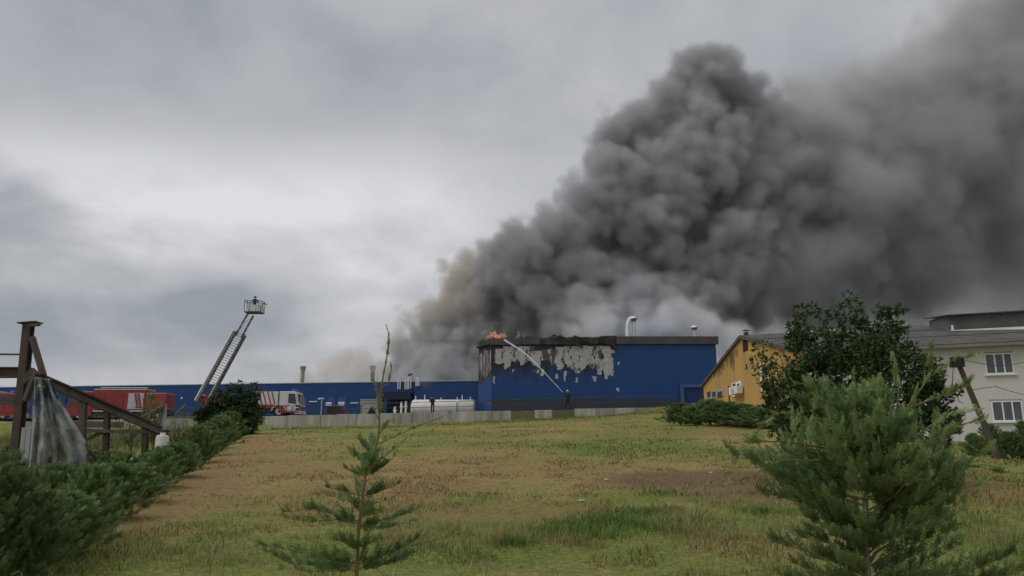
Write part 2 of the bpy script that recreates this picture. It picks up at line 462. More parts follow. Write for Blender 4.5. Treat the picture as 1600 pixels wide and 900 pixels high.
M_BLUE2 = blue_cladding('blue_cladding_low', (.011, .060, .195))
M_PLINTH = worn('plinth_grey', (.030,.042,.065), (.05,.05,.05), .6, scale=.8, amount=.7, streak=True)
M_FASC = worn('fascia_metal', (.10,.088,.085), (.055,.05,.05), .5, .3, scale=.5, amount=.8, streak=True)
M_CHAR = worn('charred_metal', (.022,.02,.019), (.07,.06,.052), .8, scale=1.2, amount=.9, bump=.03)
foot = [(0,0),(hw,0),(hw,34),(cx,34),(cx,cyh)]
pz = at(900, 623, 90).z - YARD
MB().prism(foot, 'z', 0, hh - .25).build('wall', M_BLUE, hall)
MB().box(.0, hw-.0, -.05, .0, .02, pz).build('plinth', M_PLINTH, hall)
fb = at(768, 538.2, 90).z - YARD
MB().box(14.9, hw+.28, -.30, -.004, fb, hh).build('fascia', M_FASC, hall, bevel=.02)
# scorched, buckled left half of the fascia in lengths
rb = random.Random(12); xx = -.15
while xx < 14.9:
    x2 = min(14.9, xx + rb.uniform(1.6, 2.6)); dz = rb.uniform(-.10, .05) * (xx > 5); t = rb.uniform(-.05, .05)
    m = MB(); zt = hh + dz + rb.uniform(-.05, .02); zb = fb + rb.uniform(-.06, .1)
    n_ = 5; pf = []; pb = []
    for i in range(n_+1):
        q = xx + (x2-xx)*i/n_; jt = rb.uniform(-.06, .06) if xx > 5 else rb.uniform(-.02, .02); jb = rb.uniform(-.05, .05)
        pf.append(((q, zb+jb), (q, zt+jt)))
    vs_ = []
    for (a, b) in pf: vs_ += [(a[0], -.28+t, a[1]), (b[0], -.28+t+rb.uniform(-.05,.05), b[1]), (b[0], -.004, b[1]), (a[0], -.004, a[1])]
    fs_ = []
    for i in range(n_):
        A = i*4; B = A+4
        fs_ += [(A,B,B+1,A+1),(A+1,B+1,B+2,A+2),(A+2,B+2,B+3,A+3),(A+3,B+3,B,A)]
    fs_ += [(0,1,2,3),(n_*4+3,n_*4+2,n_*4+1,n_*4)]
    m.add(vs_, fs_).build('burnt_fascia', M_FASC if xx < 7.2 else M_CHAR, hall); xx = x2 + .01
cd = Vector((cx, cyh, 0)).normalized(); cn = Vector((cd.y, -cd.x, 0)); cn = cn if cn.y < 0 else -cn
def cor(t, o, z): return cd*t + cn*o + Vector((0, 0, z))
cl_ = Vector((cx, cyh, 0)).length
m = MB(); m.add([cor(-.1,.3,fb+.02), cor(cl_+.2,.3,fb-.05), cor(cl_+.2,.02,fb-.05), cor(-.1,.02,fb+.02), cor(-.1,.3,hh-.02), cor(cl_*.55,.34,hh-.3), cor(cl_*.55,.02,hh-.3), cor(-.1,.02,hh-.02)],
          [(0,1,2,3),(0,1,5,4),(3,2,6,7),(4,5,6,7),(0,3,7,4),(1,2,6,5)])
m.build('burnt_fascia', M_CHAR, hall)
# bare insulation where the blue sheet burnt away, strip by strip
def burnt_mat():
    s = NT('burnt_insulation'); p = s.pos()
    n1 = s.noise(s.pos(True, (1,1,.5)), .9, 5, .65); n2 = s.noise(p, 2.6, 5, .6)
    oi = s.n('ShaderNodeObjectInfo')
    c = s.mix(s.ramp(n2, [(.35, 0.0), (.7, 1.0)]), (.52,.505,.47), (.34,.325,.30))
    th = s.math('ADD', n1, s.math('MULTIPLY', s.math('SUBTRACT', oi.outputs['Random'], .5), .16))
    c = s.mix(s.ramp(th, [(.55, 0.0), (.62, .85)]), c, (.04,.038,.036))
    s.bsdf(c, .9, spec=.15, bump=n2, bump_d=.03); return s.mat
M_BURN = burnt_mat()
def ragged(name, P, width, zt, zb, rnd_, mat, parent, th=.02, taper=.3, step=.16, jit=.12):
    """An upright strip with torn edges; P(u, o, z) places it."""
    n_ = max(4, int((zt - zb)/step)); L_ = []; R_ = []; k1, k2 = rnd_.uniform(0, 99), rnd_.uniform(0, 99); lean_ = rnd_.uniform(-.5, .5)
    for i in range(n_+1):
        t = i/n_; z = zt + (zb - zt)*t; j = jit*(.5 + 1.4*t)
        e0 = mnoise.noise(Vector((k1, z*1.7, 0))) + .5*mnoise.noise(Vector((k1, z*5, 3))); e1 = mnoise.noise(Vector((k2, z*1.7, 0))) + .5*mnoise.noise(Vector((k2, z*5, 3)))
        nar = 0 if t < 1 - taper else ((t - 1 + taper)/taper)**1.5*width*.42
        l = nar*(1+lean_) + e0*j*1.3; r = width - nar*(1-lean_) + e1*j*1.3
        if r - l < .05: r = l + .05
        L_.append((l, z)); R_.append((r, z + .03*e0))
    m = MB(); vs_ = []
    for (a, z), (b, z2) in zip(L_, R_): vs_ += [P(a, th, z), P(b, th, z2), P(b, -.002, z2), P(a, -.002, z)]
    fs_ = [(0,3,2,1), (n_*4, n_*4+1, n_*4+2, n_*4+3)]
    for i in range(n_):
        A = i*4; B = A+4; fs_ += [(A,A+1,B+1,B),(A+1,A+2,B+2,B+1),(A+2,A+3,B+3,B+2),(A+3,A,B,B+3)]
    return m.add(vs_, fs_).build(name, mat, parent)
def zpx(py): return at(850, py, 90).z - YARD
def xpx(px): return at(px, 560, 90).x - HX0
bots = [(774,569,545),(786,577,541),(798,568,541),(810,571,541),(822,566,541),(833,575,548),(846,563,546),(858,570,545),(869,578,542),(881,574,541),(893,583,541),(905,579,540),(917,576,541),(929,586,540),(942,593,541)]
for i, (p0, bt, tp) in enumerate(bots):
    x0 = xpx(p0); wdt = xpx(p0 + 12.6) - x0
    ragged('insulation_strip', (lambda u, o_, z, x0=x0, i=i: (x0 + u, -.012 - o_ - .004*(i % 3), z)), wdt, zpx(tp), zpx(bt), rb, M_BURN, hall, taper=.22, jit=.22)
for px_, z0, z1, w_ in [(770,600,588,.25),(835,583,576,.5),(845,588,577,.35),(880,596,580,.4),(925,597,588,.5),(953,588,560,.4),(964,572,566,.3),(962,612,606,.35),(955,552,546,.4),(800,583,577,.3),(868,592,584,.25),(899,598,590,.2)]:
    x0 = xpx(px_)
    ragged('paint_blister', (lambda u, o_, z, x0=x0: (x0 + u, -.014 - o_, z)), w_, zpx(z1), zpx(z0), rb, M_BURN, hall, .012, .15, .1, .14)
M_STRK = worn('peeled_zinc', (.42,.41,.39), (.10,.095,.09), .8, scale=2, amount=.8, streak=True)
for i in range(8):
    u0 = .15 + i*.36; zt = zpx(543 + rb.uniform(0, 10)); zb = zpx(rb.uniform(570, 594))
    ragged('peeled_strip', (lambda u, o_, z, u0=u0: cor(u0 + u, .01 + o_, z)), .16 + rb.uniform(-.04, .06), zt, zb, rb, M_STRK, hall, .02, .6, .4, .07)
MB().add([cor(-.0,.006,zpx(540)), cor(cl_,.006,zpx(540)), cor(cl_,.006,zpx(600)), cor(0,.006,zpx(585))], [(0,1,2,3)]).build('scorched_sheet', M_CHAR, hall)
# twisted sheets hanging out of the parapet
for i in range(18):
    p0 = rb.uniform(842, 956); x0 = xpx(p0); z0 = zpx(rb.uniform(526, 540)); m = MB(); q = [Vector((x0, -.33, z0))]
    d = Vector((rb.uniform(-.5, .6), -.12, rb.uniform(-.25, .45)))
    for j in range(3): q.append(q[-1] + d*rb.uniform(.3, .7)); d = (d + Vector((rb.uniform(-.5,.5), rb.uniform(-.1,.1), rb.uniform(-.5,.3))))*.8
    for j in range(3):
        m.bar(q[j], q[j+1], .05, rb.uniform(.12, .4), w2=.04, h2=rb.uniform(.06, .3))
    m.build('charred_sheet', M_CHAR, hall)
# doorway at the right end
d0, d1 = xpx(1060), xpx(1097); dz = zpx(601.5)
M_DFR = worn('door_frame_blue', (.05,.11,.27), (.04,.07,.16), .5, scale=2)
fr = MB(); fr.box(d0, d0+.34, -.55, -.052, 0, dz).box(d0+.34, d1, -.55, -.052, dz-.34, dz).build('door_frame', M_DFR, hall, bevel=.01)
dr = MB().box(d0+.36, d1-.05, -.30, -.053, .0, dz-.36).build('door', blue_cladding('door_blue', (.008,.04,.13)), hall)
MB().box(d0+2.0, d0+2.75, -.325, -.301, 2.2, 3.0).build('window', worn('dark_glass', (.01,.012,.016), None, .12, scale=1, spec=.6), dr)
# roof vents
M_ZINC = worn('zinc', (.62,.62,.60), (.38,.37,.35), .45, .35, scale=3)
def vent(px_, pyt, Yv_, sc, elbow=False):
    b = at(px_, 530, Yv_); r = empty('roof_vent', (b.x - HX0, Yv_ - 90, hh - .3), parent=hall); top = at(px_, pyt, Yv_).z - FZ + .3
    MB().cyl((0,0), .30*sc, 0, top - .62*sc, 12).build('pipe', M_ZINC, r, True)
    MB().tube([(0,0,top-.95*sc),(0,0,top-.55*sc)], [.30*sc,.55*sc], 14).build('cone', worn('vent_cone', (.30,.29,.28), None, .5, .3), r, True)
    MB().tube([(0,0,top-.5*sc),(0,0,top-.3*sc),(0,0,top-.1*sc),(0,0,top)], [.72*sc,.66*sc,.42*sc,.05], 14).build('cap', M_ZINC, r, True)
    if elbow:
        MB().tube([(-1.0*sc,0,0),(-1.0*sc,0,top*.45),(-.9*sc,0,top*.72),(-.6*sc,0,top*.88),(-.1*sc,0,top*.93)], .36*sc, 10).build('bend', M_WHITE, r, True)
vent(991, 493.5, 95, .8, True); vent(1086, 508, 96, .7)

# ------------------------------------------------------------------ low blue factory behind
LZ = at(740, 594, 112).z
def at_z(px, py, z):
    d = at(px, py, 1.0); return d * (z / d.z)
LA = at_z(0, 604.5, LZ); LB = at_z(740, 594.0, LZ)
ld = (LB - LA); ld.z = 0; ld.normalize(); ln_ = Vector((ld.y, -ld.x, 0))
low = empty('low_factory', Vector((LB.x, LB.y, YARD)), math.atan2(ld.y, ld.x))
tag(low, 'long low blue factory building running behind the fire engines', 'factory')
def lowx(px_, py_=620):      # distance along the front for a photo column
    d = at(px_, py_, 1.0)
    t = ((LB.x*ln_.x + LB.y*ln_.y) / (d.x*ln_.x + d.y*ln_.y)); p = d*t
    return (p.x - LB.x)*ld.x + (p.y - LB.y)*ld.y, p.z - YARD
lh = LZ - YARD
MB().box(-130, 14, 0, 40, 0, lh - .12).build('wall', M_BLUE2, low)
MB().box(-130.1, 14, -.08, 40, lh - .115, lh).build('roof_edge', worn('edge_trim', (.52,.54,.56), (.3,.3,.3), .5, scale=.5), low)
for px_, pyt, rr in [(441,566.5,.32),(557.5,567.5,.34),(597,567,.34)]:
    u, _ = lowx(px_); t = at(px_, pyt, 118).z - YARD
    c = empty('chimney', (u, 7, lh - .1), parent=low); hgt = t - lh + .1
    MB().cyl((0,0), rr, 0, hgt - .55, 14).build('pipe', worn('chimney_steel', (.17,.17,.175), (.10,.09,.085), .5, .4, scale=2), c, True)
    MB().tube([(0,0,hgt-.75),(0,0,hgt-.4),(0,0,hgt)], [rr, rr*1.5, rr*1.5], 14).build('cap', worn('chimney_cap', (.25,.25,.25), None, .5, .3), c, True)
for px_, ya, yb in [(622.3,592.5,608.5),(625.8,592.5,608.5),(633.6,592.5,608.5),(636.6,592.5,608.5),(639,588,608.5),(642.3,587,607.5),(650.8,589.5,603.5),(653.2,589,603.5),(655.4,589.5,603.5)]:
    u, z0 = lowx(px_, yb); _, z1 = lowx(px_, ya)
    MB().tube([(u,-.25,z0),(u,-.25,z1-.1),(u,-.25,z1)], [.085,.085,.06], 8).build('vent_pipe', M_WHITE, low, True)
    if px_ in (639, 642.3): MB().tube([(u,-.25,z1),(u,-.25,z1+.22),(u,-.25,z1+.34)], [.10,.2,.06], 8).build('pipe_cowl', M_STEEL, low, True)
def low_rect(name, p0, y0, p1, y1, mat, d=.05):
    u0, z1 = lowx(p0, y0); u1, _ = lowx(p1, y0); _, z0 = lowx(p0, y1)
    return MB().box(u0, u1, -d, -.004, z0, z1).build(name, mat, low)
for p0, y0, p1, y1 in [(463.5,629.5,471.5,635),(509.5,628.5,518.5,634),(529,628,538.5,633.5),(483,626.8,496,628.3),(548,628.8,560,630.2)]:
    low_rect('window' if y1-y0 > 3 else 'strip_lamp', p0, y0, p1, y1, M_WHITE, .10)
M_PALEB = worn('pale_blue_sheet', (.03,.09,.27), (.02,.06,.2), .4, scale=1)
for p0, p1 in [(466,480),(512,524),(528,541)]: low_rect('dock_door', p0, 621, p1, 645, M_PALEB, .06)
low_rect('white_mark', 78, 609, 80, 612, M_WHITE); low_rect('white_mark', 283, 620.5, 285.5, 623.5, M_WHITE)

# ------------------------------------------------------------------ yellow and grey house on the right
EZ = at(1256, 550, 46).z
K0 = at_z(1256, 550, EZ); KB = at_z(1099, 602, EZ); K1 = at_z(1600, 534.5, EZ)
fd = (K1 - K0); fd.z = 0; flen = fd.length; fd.normalize(); FL = flen + 16
gd = (KB - K0); gd.z = 0; glen = gd.length; gd.normalize()
fn = Vector((fd.y, -fd.x, 0)); gn = Vector((-gd.y, gd.x, 0)); gn = gn if gn.x < 0 else -gn
HB = -.6                                        # foot of the walls
apt = K0 + gd*(glen*.5)
ap = at(1163, 527, apt.y); rise = ap.z - EZ
house = empty('house', (K0.x, K0.y, 0))
tag(house, 'two storey house with yellow gable wall, grey front and low pitched roof', 'house')
def hp(f, g, z): return fd*f + gd*g + Vector((0, 0, z))
def stained(name, base, dirt, sc=1.0, hi=EZ, amt=.8):
    s = NT(name); n1 = s.noise(s.pos(), .6*sc, 5, .6); n2 = s.noise(s.pos(True, (1,1,.05)), 1.3*sc, 4, .6)
    c = s.mix(s.ramp(n1, [(.4, 0.0), (.75, .45)]), base, tuple(v*.72 for v in base))
    sx = s.n('ShaderNodeSeparateXYZ'); s.l(s.n('ShaderNodeTexCoord').outputs['Object'], sx.inputs[0])
    c = s.mix(s.ramp(n2, [(.56, 0.0), (.68, amt)]), c, dirt)
    s.bsdf(c, .9, spec=.15, bump=s.noise(s.pos(), 18, 4, .6), bump_d=.008); return s.mat
M_YEL = stained('yellow_render', (.50,.31,.11), (.33,.205,.085), .7, amt=.7)
M_GREY = stained('grey_render', (.64,.61,.585), (.52,.50,.475), .8, amt=.5)
M_STAIN = worn('water_stain', (.20,.13,.06), (.36,.22,.08), .9, scale=2.0, amount=.9, streak=True)
M_PVC = worn('white_frame', (.80,.80,.80), (.6,.6,.58), .35, scale=3, amount=.3)
def glass_mat():
    s = NT('window_glass'); n = s.noise(s.pos(), 1.5, 3)
    s.bsdf(s.mix(n, (.035,.045,.06), (.10,.11,.13)), .06, spec=.6); return s.mat
M_GLASS = glass_mat()
# gable wall (yellow) as a slab .3 m thick, grey front slab
gi = -gn
def slab(poly, P, th, inward, name, mat, par):
    n_ = len(poly); v = [P(a, b) for a, b in poly] + [P(a, b) + inward*th for a, b in poly]
    return MB().add(v, [tuple(range(n_)), tuple(range(2*n_-1, n_-1, -1))] + [(i, (i+1) % n_, n_+(i+1) % n_, n_+i) for i in range(n_)]).build(name, mat, par)
slab([(0,HB),(glen,HB),(glen,EZ),(glen*.5,EZ+rise),(0,EZ)], lambda g, z: hp(0, g, z), .3, gi, 'gable_wall', M_YEL, house)
slab([(.02,HB),(FL,HB),(FL,EZ-.01),(.02,EZ-.01)], lambda f, z: hp(f, 0, z) + fn*.02, .3, -fn, 'front_wall', M_GREY, house)
slab([(.3,HB),(FL,HB),(FL,EZ-.01),(.3,EZ-.01)], lambda f, z: hp(f, glen, z), .3, fn, 'back_wall', M_GREY, house)
M_ROOF = worn('fibre_cement', (.125,.118,.112), (.075,.072,.07), .9, scale=1.4, amount=.8, bump=.02)
def roof_mat():
    s = NT('corrugated_roof'); n = s.noise(s.pos(), 1.1, 5, .6)
    c = s.mix(s.ramp(n, [(.35, 0.0), (.7, 1.0)]), (.135,.127,.12), (.075,.072,.07))
    wv = s.n('ShaderNodeTexWave', wave_type='BANDS', bands_direction='X'); wv.inputs['Scale'].default_value = 1.3
    s.l(s.pos(True, (1,1,1), rot=(0,0,-math.atan2(fd.y, fd.x))), wv.inputs[0])
    s.bsdf(c, .9, spec=.1, bump=wv.outputs['Fac'], bump_d=.06, bump_s=.8); return s.mat
M_ROOF2 = roof_mat()
sl_ = rise/(glen*.5)
def roofz(g): return EZ + .06 + (g if g <= glen*.5 else glen - g)*sl_
rows = [(-.55, glen*.17), (glen*.17 - .12, glen*.34), (glen*.34 - .12, glen*.5)]
for i, (g0, g1) in enumerate(rows):
    f0 = -.22
    while f0 < FL:
        f1 = min(FL, f0 + 5.5); o_ = .02*(i+1)
        c = [hp(f0, g0, roofz(g0)+o_+.03), hp(f1-.01, g0, roofz(g0)+o_+.03), hp(f1-.01, g1, roofz(g1)+o_), hp(f0, g1, roofz(g1)+o_)]
        MB().add(c + [q + Vector((0,0,.05)) for q in c], [(3,2,1,0),(4,5,6,7),(0,1,5,4),(1,2,6,5),(2,3,7,6),(3,0,4,7)]).build('roof_sheet', M_ROOF2, house); f0 = f1
c = [hp(-.22, glen+.5, roofz(glen+.5)), hp(FL, glen+.5, roofz(glen+.5)), hp(FL, glen*.5, roofz(glen*.5)), hp(-.22, glen*.5, roofz(glen*.5))]
MB().add(c + [q + Vector((0,0,.06)) for q in c], [(3,2,1,0),(4,5,6,7),(0,1,5,4),(1,2,6,5),(2,3,7,6),(3,0,4,7)]).build('rear_roof', M_ROOF2, house)
MB().bar(hp(-.25,-.62,roofz(-.55)-.05), hp(FL,-.62,roofz(-.55)-.05), .12, .16).build('gutter', worn('gutter', (.22,.21,.20), (.10,.09,.085), .6, scale=1), house)
MB().bar(hp(-.12,-.55,roofz(-.55)-.02), hp(-.12,glen*.5,roofz(glen*.5)-.02), .16, .22).build('verge_board', worn('verge', (.12,.10,.085), None, .8), house)
MB().bar(hp(-.12,glen+.5,roofz(glen+.5)-.02), hp(-.12,glen*.5,roofz(glen*.5)-.02), .16, .22).build('verge_board', worn('verge_far', (.12,.10,.085), None, .8), house)
# pale roof sheets and ridge lights
M_PALE = worn('pale_sheet', (.52,.50,.46), (.34,.32,.29), .7, scale=1)
def on_roof(px_, py_):
    d = at(px_, py_, 1.0); best = None
    for Y_ in np.linspace(40, 70, 1200):
        p = d*Y_ - house.location; 
        A = np.array([[fd.x, gd.x],[fd.y, gd.y]]); s_ = np.linalg.solve(A, np.array([p.x, p.y]))
        e = abs(p.z - roofz(s_[1]))
        if s_[1] <= glen*.5 and (best is None or e < best[0]): best = (e, s_[0], s_[1])
    return best[1], best[2]
q = [on_roof(1492,520.5), on_roof(1600,537), on_roof(1600,523)]
fa = q[0][0]
for i in range(4):
    f0 = fa + i*2.3; g1 = glen*.5 - 4.72; g0 = g1 - .25 - i*1.0
    c = [hp(f0, g0, roofz(g0)+.13), hp(f0+2.28, g0-.95, roofz(g0-.95)+.13), hp(f0+2.28, g1, roofz(g1)+.13), hp(f0, g1, roofz(g1)+.13)]
    MB().add(c + [p + Vector((0,0,.03)) for p in c], [(3,2,1,0),(4,5,6,7),(0,1,5,4),(1,2,6,5),(2,3,7,6),(3,0,4,7)]).build('pale_roof_sheet', M_PALE, house)
for f0, w_ in [(3.1,.5),(4.0,.9),(6.0,.5)]:
    c = [hp(f0, glen*.5-.5, roofz(glen*.5-.5)+.12), hp(f0+w_, glen*.5-.5, roofz(glen*.5-.5)+.12), hp(f0+w_, glen*.5-.1, roofz(glen*.5-.1)+.14), hp(f0, glen*.5-.1, roofz(glen*.5-.1)+.14)]
    MB().add(c + [p + Vector((0,0,.03)) for p in c], [(3,2,1,0),(4,5,6,7),(0,1,5,4),(1,2,6,5),(2,3,7,6),(3,0,4,7)]).build('roof_patch', M_PVC, house)
# raised monitor on the ridge
m0 = on_roof(1466, 519)[0] + .2; mg0, mg1 = glen*.5 - 4.6, glen*.5 - 2.4; mz0 = roofz(mg0) - .3
dm_ = at(1483, 505, 1.0); sol_ = np.linalg.solve(np.array([[dm_.x, -fd.x], [dm_.y, -fd.y]]), np.array([house.location.x + gd.x*mg0, house.location.y + gd.y*mg0])); m0 = float(sol_[1])
ptm = at(1500, 494, (house.location + hp(m0, mg0, 0)).y); mzt = at(1500, 494, (house.location + hp(m0, mg0, 0)).y).z + .3
mon = empty('roof_monitor', hp(m0, glen*.5, mz0), parent=house)
MO = hp(m0, glen*.5, mz0)
def mp(f, g, z): return hp(m0 + f, g, z) - MO
M_MON = worn('monitor_sheet', (.12,.115,.112), (.07,.068,.066), .8, scale=1.5, streak=True)
sw = FL - m0; v = []
for f in (0, sw): v += [mp(f, mg0, mz0), mp(f, mg1, mz0), mp(f, mg1, mzt-.25), mp(f, (mg0+mg1)/2, mzt-.15), mp(f, mg0, mzt-.25)]
MB().add(v, [(0,1,2,3,4),(9,8,7,6,5),(0,4,9,5),(1,6,7,2),(2,7,8,3),(3,8,9,4),(0,5,6,1)]).build('monitor_wall', M_MON, mon)
k = 0; f = .05
while f < min(sw, 14):            # upright corrugations of the cladding
    MB().bar(mp(f, mg0-.02, mz0+.05), mp(f, mg0-.02, mzt-.30), .09, .05, up=tuple(fn)).build('cladding_rib', M_MON, mon); f += .30
cc = [mp(-.25, mg0-.35, mzt-.30), mp(sw, mg0-.35, mzt-.30), mp(sw, mg1+.2, mzt-.05), mp(-.25, mg1+.2, mzt-.05)]
MB().add(cc + [p + Vector((0,0,.06)) for p in cc], [(3,2,1,0),(4,5,6,7),(0,1,5,4),(1,2,6,5),(2,3,7,6),(3,0,4,7)]).build('monitor_roof', M_ROOF, mon)
MB().bar(mp(.12, mg0-.06, mz0+.3), mp(.12, mg0-.06, mz0+.75), .12, .1).build('white_plate', M_PVC, mon)
# windows of the grey front
def front_uv(px_, py_):
    d = at(px_, py_, 1.0); n_ = fn; k0 = (house.location.x + fn.x*.02)*n_.x + (house.location.y + fn.y*.02)*n_.y
    t = k0/(d.x*n_.x + d.y*n_.y); p = d*t - house.location
    return p.dot(fd), p.z
def front_window(x0, y0, x1, y1, lean=0):
    f0, zt = front_uv(x0, y0); f1, _ = front_uv(x1, y0); _, zb = front_uv(x0, y1)
    wn_ = empty('window', hp(f0, 0, zb) + fn*.02, math.atan2(fd.y, fd.x), house)
    W_, H_ = f1 - f0, zt - zb; t = .06
    fr = MB(); fr.box(0,W_,-.05,.02,0,t).box(0,W_,-.05,.02,H_-t,H_).box(0,t,-.05,.02,t,H_-t).box(W_-t,W_,-.05,.02,t,H_-t)
    for u in (.36, .68): fr.box(W_*u-.035, W_*u+.035, -.05, .02, t, H_-t)
    fr.build('frame', M_PVC, wn_)
    for a, b in ((t, W_*.36-.045), (W_*.36+.045, W_*.68-.045), (W_*.68+.045, W_-t)):
        MB().box(a, b, -.02, .0, t, H_-t).build('pane', M_GLASS, wn_)
    MB().box(-.10, W_+.10, -.14, .0, -.09, -.002).build('sill', M_PVC, wn_)
    MB().box(-.06, W_+.06, -.012, -.002, H_+.002, H_+.10).build('lintel_stain', worn('lintel', (.36,.33,.30), None, .9), wn_)
front_window(1537, 553, 1580.5, 585); front_window(1548, 627, 1596, 658.5); front_window(1690, 551, 1735, 584); front_window(1700, 627, 1748, 658)
# things on the gable wall
def gable_uv(px_, py_):
    d = at(px_, py_, 1.0); k0 = house.location.dot(Vector((gn.x, gn.y, 0))); t = k0/(d.x*gn.x + d.y*gn.y); p = d*t - house.location
    return p.dot(gd), p.z
def gbox(name, x0, y0, x1, y1, d0, d1, mat, par=None):
    g0, z1 = gable_uv(x0, y0); g1, _ = gable_uv(x1, y0); _, z0 = gable_uv((x0+x1)/2, y1); _, z1 = gable_uv((x0+x1)/2, y0)
    c = [hp(0, g, z) + gn*d for d in (d0, d1) for g, z in ((g0,z0),(g1,z0),(g1,z1),(g0,z1))]
    return MB().add(c, [(0,1,2,3),(7,6,5,4),(0,4,5,1),(1,5,6,2),(2,6,7,3),(3,7,4,0)]).build(name, mat, par or house)
M_DARK = worn('dark_opening', (.018,.014,.012), None, .9)
gbox('vent_slot', 1160.5, 530, 1168, 549, .004, .03, M_DARK)
gbox('wall_hole', 1165.5, 569, 1167.5, 574, .004, .02, M_DARK)
gbox('window', 1104, 610, 1131, 622, .004, .05, worn('old_frame', (.42,.36,.28), (.2,.16,.11), .8, scale=3))
for a, b in ((1105.5,1111),(1113.5,1119),(1121.5,1129)): gbox('pane', a, 612, b, 620.5, .052, .06, M_GLASS)
gbox('window', 1144, 597, 1158.5, 619, .004, .06, M_PVC)
for a, b in ((1146,1150.5),(1152.5,1157)): gbox('pane', a, 599.5, b, 617, .062, .07, M_GLASS)
gbox('air_conditioner', 1149, 604, 1162.5, 616, .12, .55, M_WHITE)
g_, z_ = gable_uv(1156, 610); MB().tube([hp(0,g_,z_)+gn*.555, hp(0,g_,z_)+gn*.58], [.27,.27], 16).build('fan_grille', worn('fan_grille', (.5,.5,.5), None, .5), house, True)
g_, z0 = gable_uv(1193, 612); _, z1 = gable_uv(1192, 566)
MB().tube([hp(0,g_,z0)+gn*.08, hp(0,g_,z1)+gn*.08], .09, 8).build('downpipe', M_PVC, house, True)
g_, z0 = gable_uv(1139, 603); MB().tube([hp(0,g_,z0)+gn*.04, hp(0,g_,z0-1.9)+gn*.04], .05, 6).build('cable', M_DARK, house)
# dark water stains running down below the verge
rs = random.Random(5)
for px_, py0, ln_px in [(1125,573,17),(1129,569,18),(1133,566,13),(1139,559,15),(1143,553,22),(1146,550,29),(1149,547,32),(1119,580,10),(1154,545,12)]:
    g0, z0 = gable_uv(px_, py0); _, z1 = gable_uv(px_, py0 + ln_px)
    ragged('water_stain', (lambda u, o_, z, g0=g0: hp(0, g0 + u, z) + gn*(.002 + o_)), 1.0 + rs.uniform(-.3, .2), z0, z1, rs, M_STAIN, house, .004, .7, .4, .12)
bc = hp(.3, glen*.5 - .1, EZ + rise)
fl = empty('flue', bc, parent=house); t = at(1163, 516, apt.y).z - (EZ + rise)
MB().cyl((0,0), .13, 0, t-.35, 8).build('pipe', M_STEEL, fl, True)
MB().tube([(0,0,t-.35),(0,0,t-.2)], [.2,.18], 10).build('collar', M_STEEL, fl, True); MB().tube([(0,0,t-.08),(0,0,t)], [.3,.1], 10).build('cap', M_STEEL, fl, True)
# ------------------------------------------------------------------ plants
def leaf_mat(name, hue=(.5, 1.0), trans=.25, rough=.6, rnd=0.0):
    """Colour comes from the 'own' attribute of each leaf; a little light shines through."""
    s = NT(name); a = s.n('ShaderNodeAttribute', attribute_name='own')
    c = a.outputs['Color']
    if rnd > 0:
        oi = s.n('ShaderNodeObjectInfo'); c = s.mix(1.0, c, s.ramp(oi.outputs['Random'], [(0, 1-rnd), (1, 1+rnd)]), 'MULTIPLY')
    b = s.n('ShaderNodeBsdfPrincipled'); s.l(c, b.inputs['Base Color']); b.inputs['Roughness'].default_value = rough; b.inputs['Specular IOR Level'].default_value = .25
    t = s.n('ShaderNodeBsdfTranslucent'); s.l(c, t.inputs['Color'])
    m = s.n('ShaderNodeMixShader'); m.inputs[0].default_value = trans; s.l(b.outputs[0], m.inputs[1]); s.l(t.outputs[0], m.inputs[2])
    s.l(m.outputs[0], s.out.inputs['Surface']); return s.mat
M_LEAF = leaf_mat('foliage', trans=.3, rnd=.25)
M_GRASS = leaf_mat('grass_blades', trans=.2, rough=.8)
M_BARK = worn('bark', (.15,.115,.085), (.08,.06,.045), .9, scale=6, amount=.9, bump=.01)
M_TWIG = worn('young_twig', (.20,.145,.07), (.12,.12,.05), .8, scale=9)
M_BARKG = worn('grey_bark', (.30,.28,.25), (.16,.14,.12), .9, scale=8, amount=.8, bump=.006)

def frond_template(rng, n_side=9, spread=.34, fine=4, lw=.015):
    """A flat feathery conifer spray of unit length along +X, in the XY plane, cut into narrow leaflets (tris)."""
    V = []; T = []; S = []
    def leaf(p, d, l, w, zz):
        n = np.array([-d[1], d[0], 0.0]); b = len(V); q = p + d*l
        V.extend([p - n*w*.35, p + n*w*.35, p + d*l*.55 + n*w*.5 + [0,0,zz], p + d*l*.55 - n*w*.5 + [0,0,zz], q + [0,0,zz*1.5]])
        T.extend([(b,b+1,b+2),(b,b+2,b+3),(b+3,b+2,b+4)]); S.extend([np.linalg.norm(p)]*5)
    leaf(np.zeros(3), np.array([1.0,0,0]), 1.0, .018, 0)
    for i in range(n_side):
        t = .10 + .86*i/n_side
        for sgn in (-1, 1):
            if rng.random() < .08: continue
            L = spread*(1 - t)**.7*rng.uniform(.7, 1.15) + .06
            an = sgn*(math.radians(46) - .25*t + rng.uniform(-.12, .12)); d = np.array([math.cos(an), math.sin(an), 0])
            p0 = np.array([t, 0, 0.0])
            leaf(p0, d, L, lw*.8, rng.uniform(-.02,.03))
            k = max(1, int(fine*L/spread))
            for j in range(k):
                u = .25 + .7*j/k
                for s2 in (-1, 1):
                    a2 = an + s2*rng.uniform(.45, .75); d2 = np.array([math.cos(a2), math.sin(a2), 0])
                    leaf(p0 + d*L*u, d2, L*(1-u)*.55*rng.uniform(.7,1.2) + .03, lw, rng.uniform(-.03,.04))
    V = np.array(V); V[:, 2] += .10*V[:, 0]**2 - .25*V[:, 1]**2
    return V, np.array(T), np.clip(np.array(V)[:, 0], 0, 1)

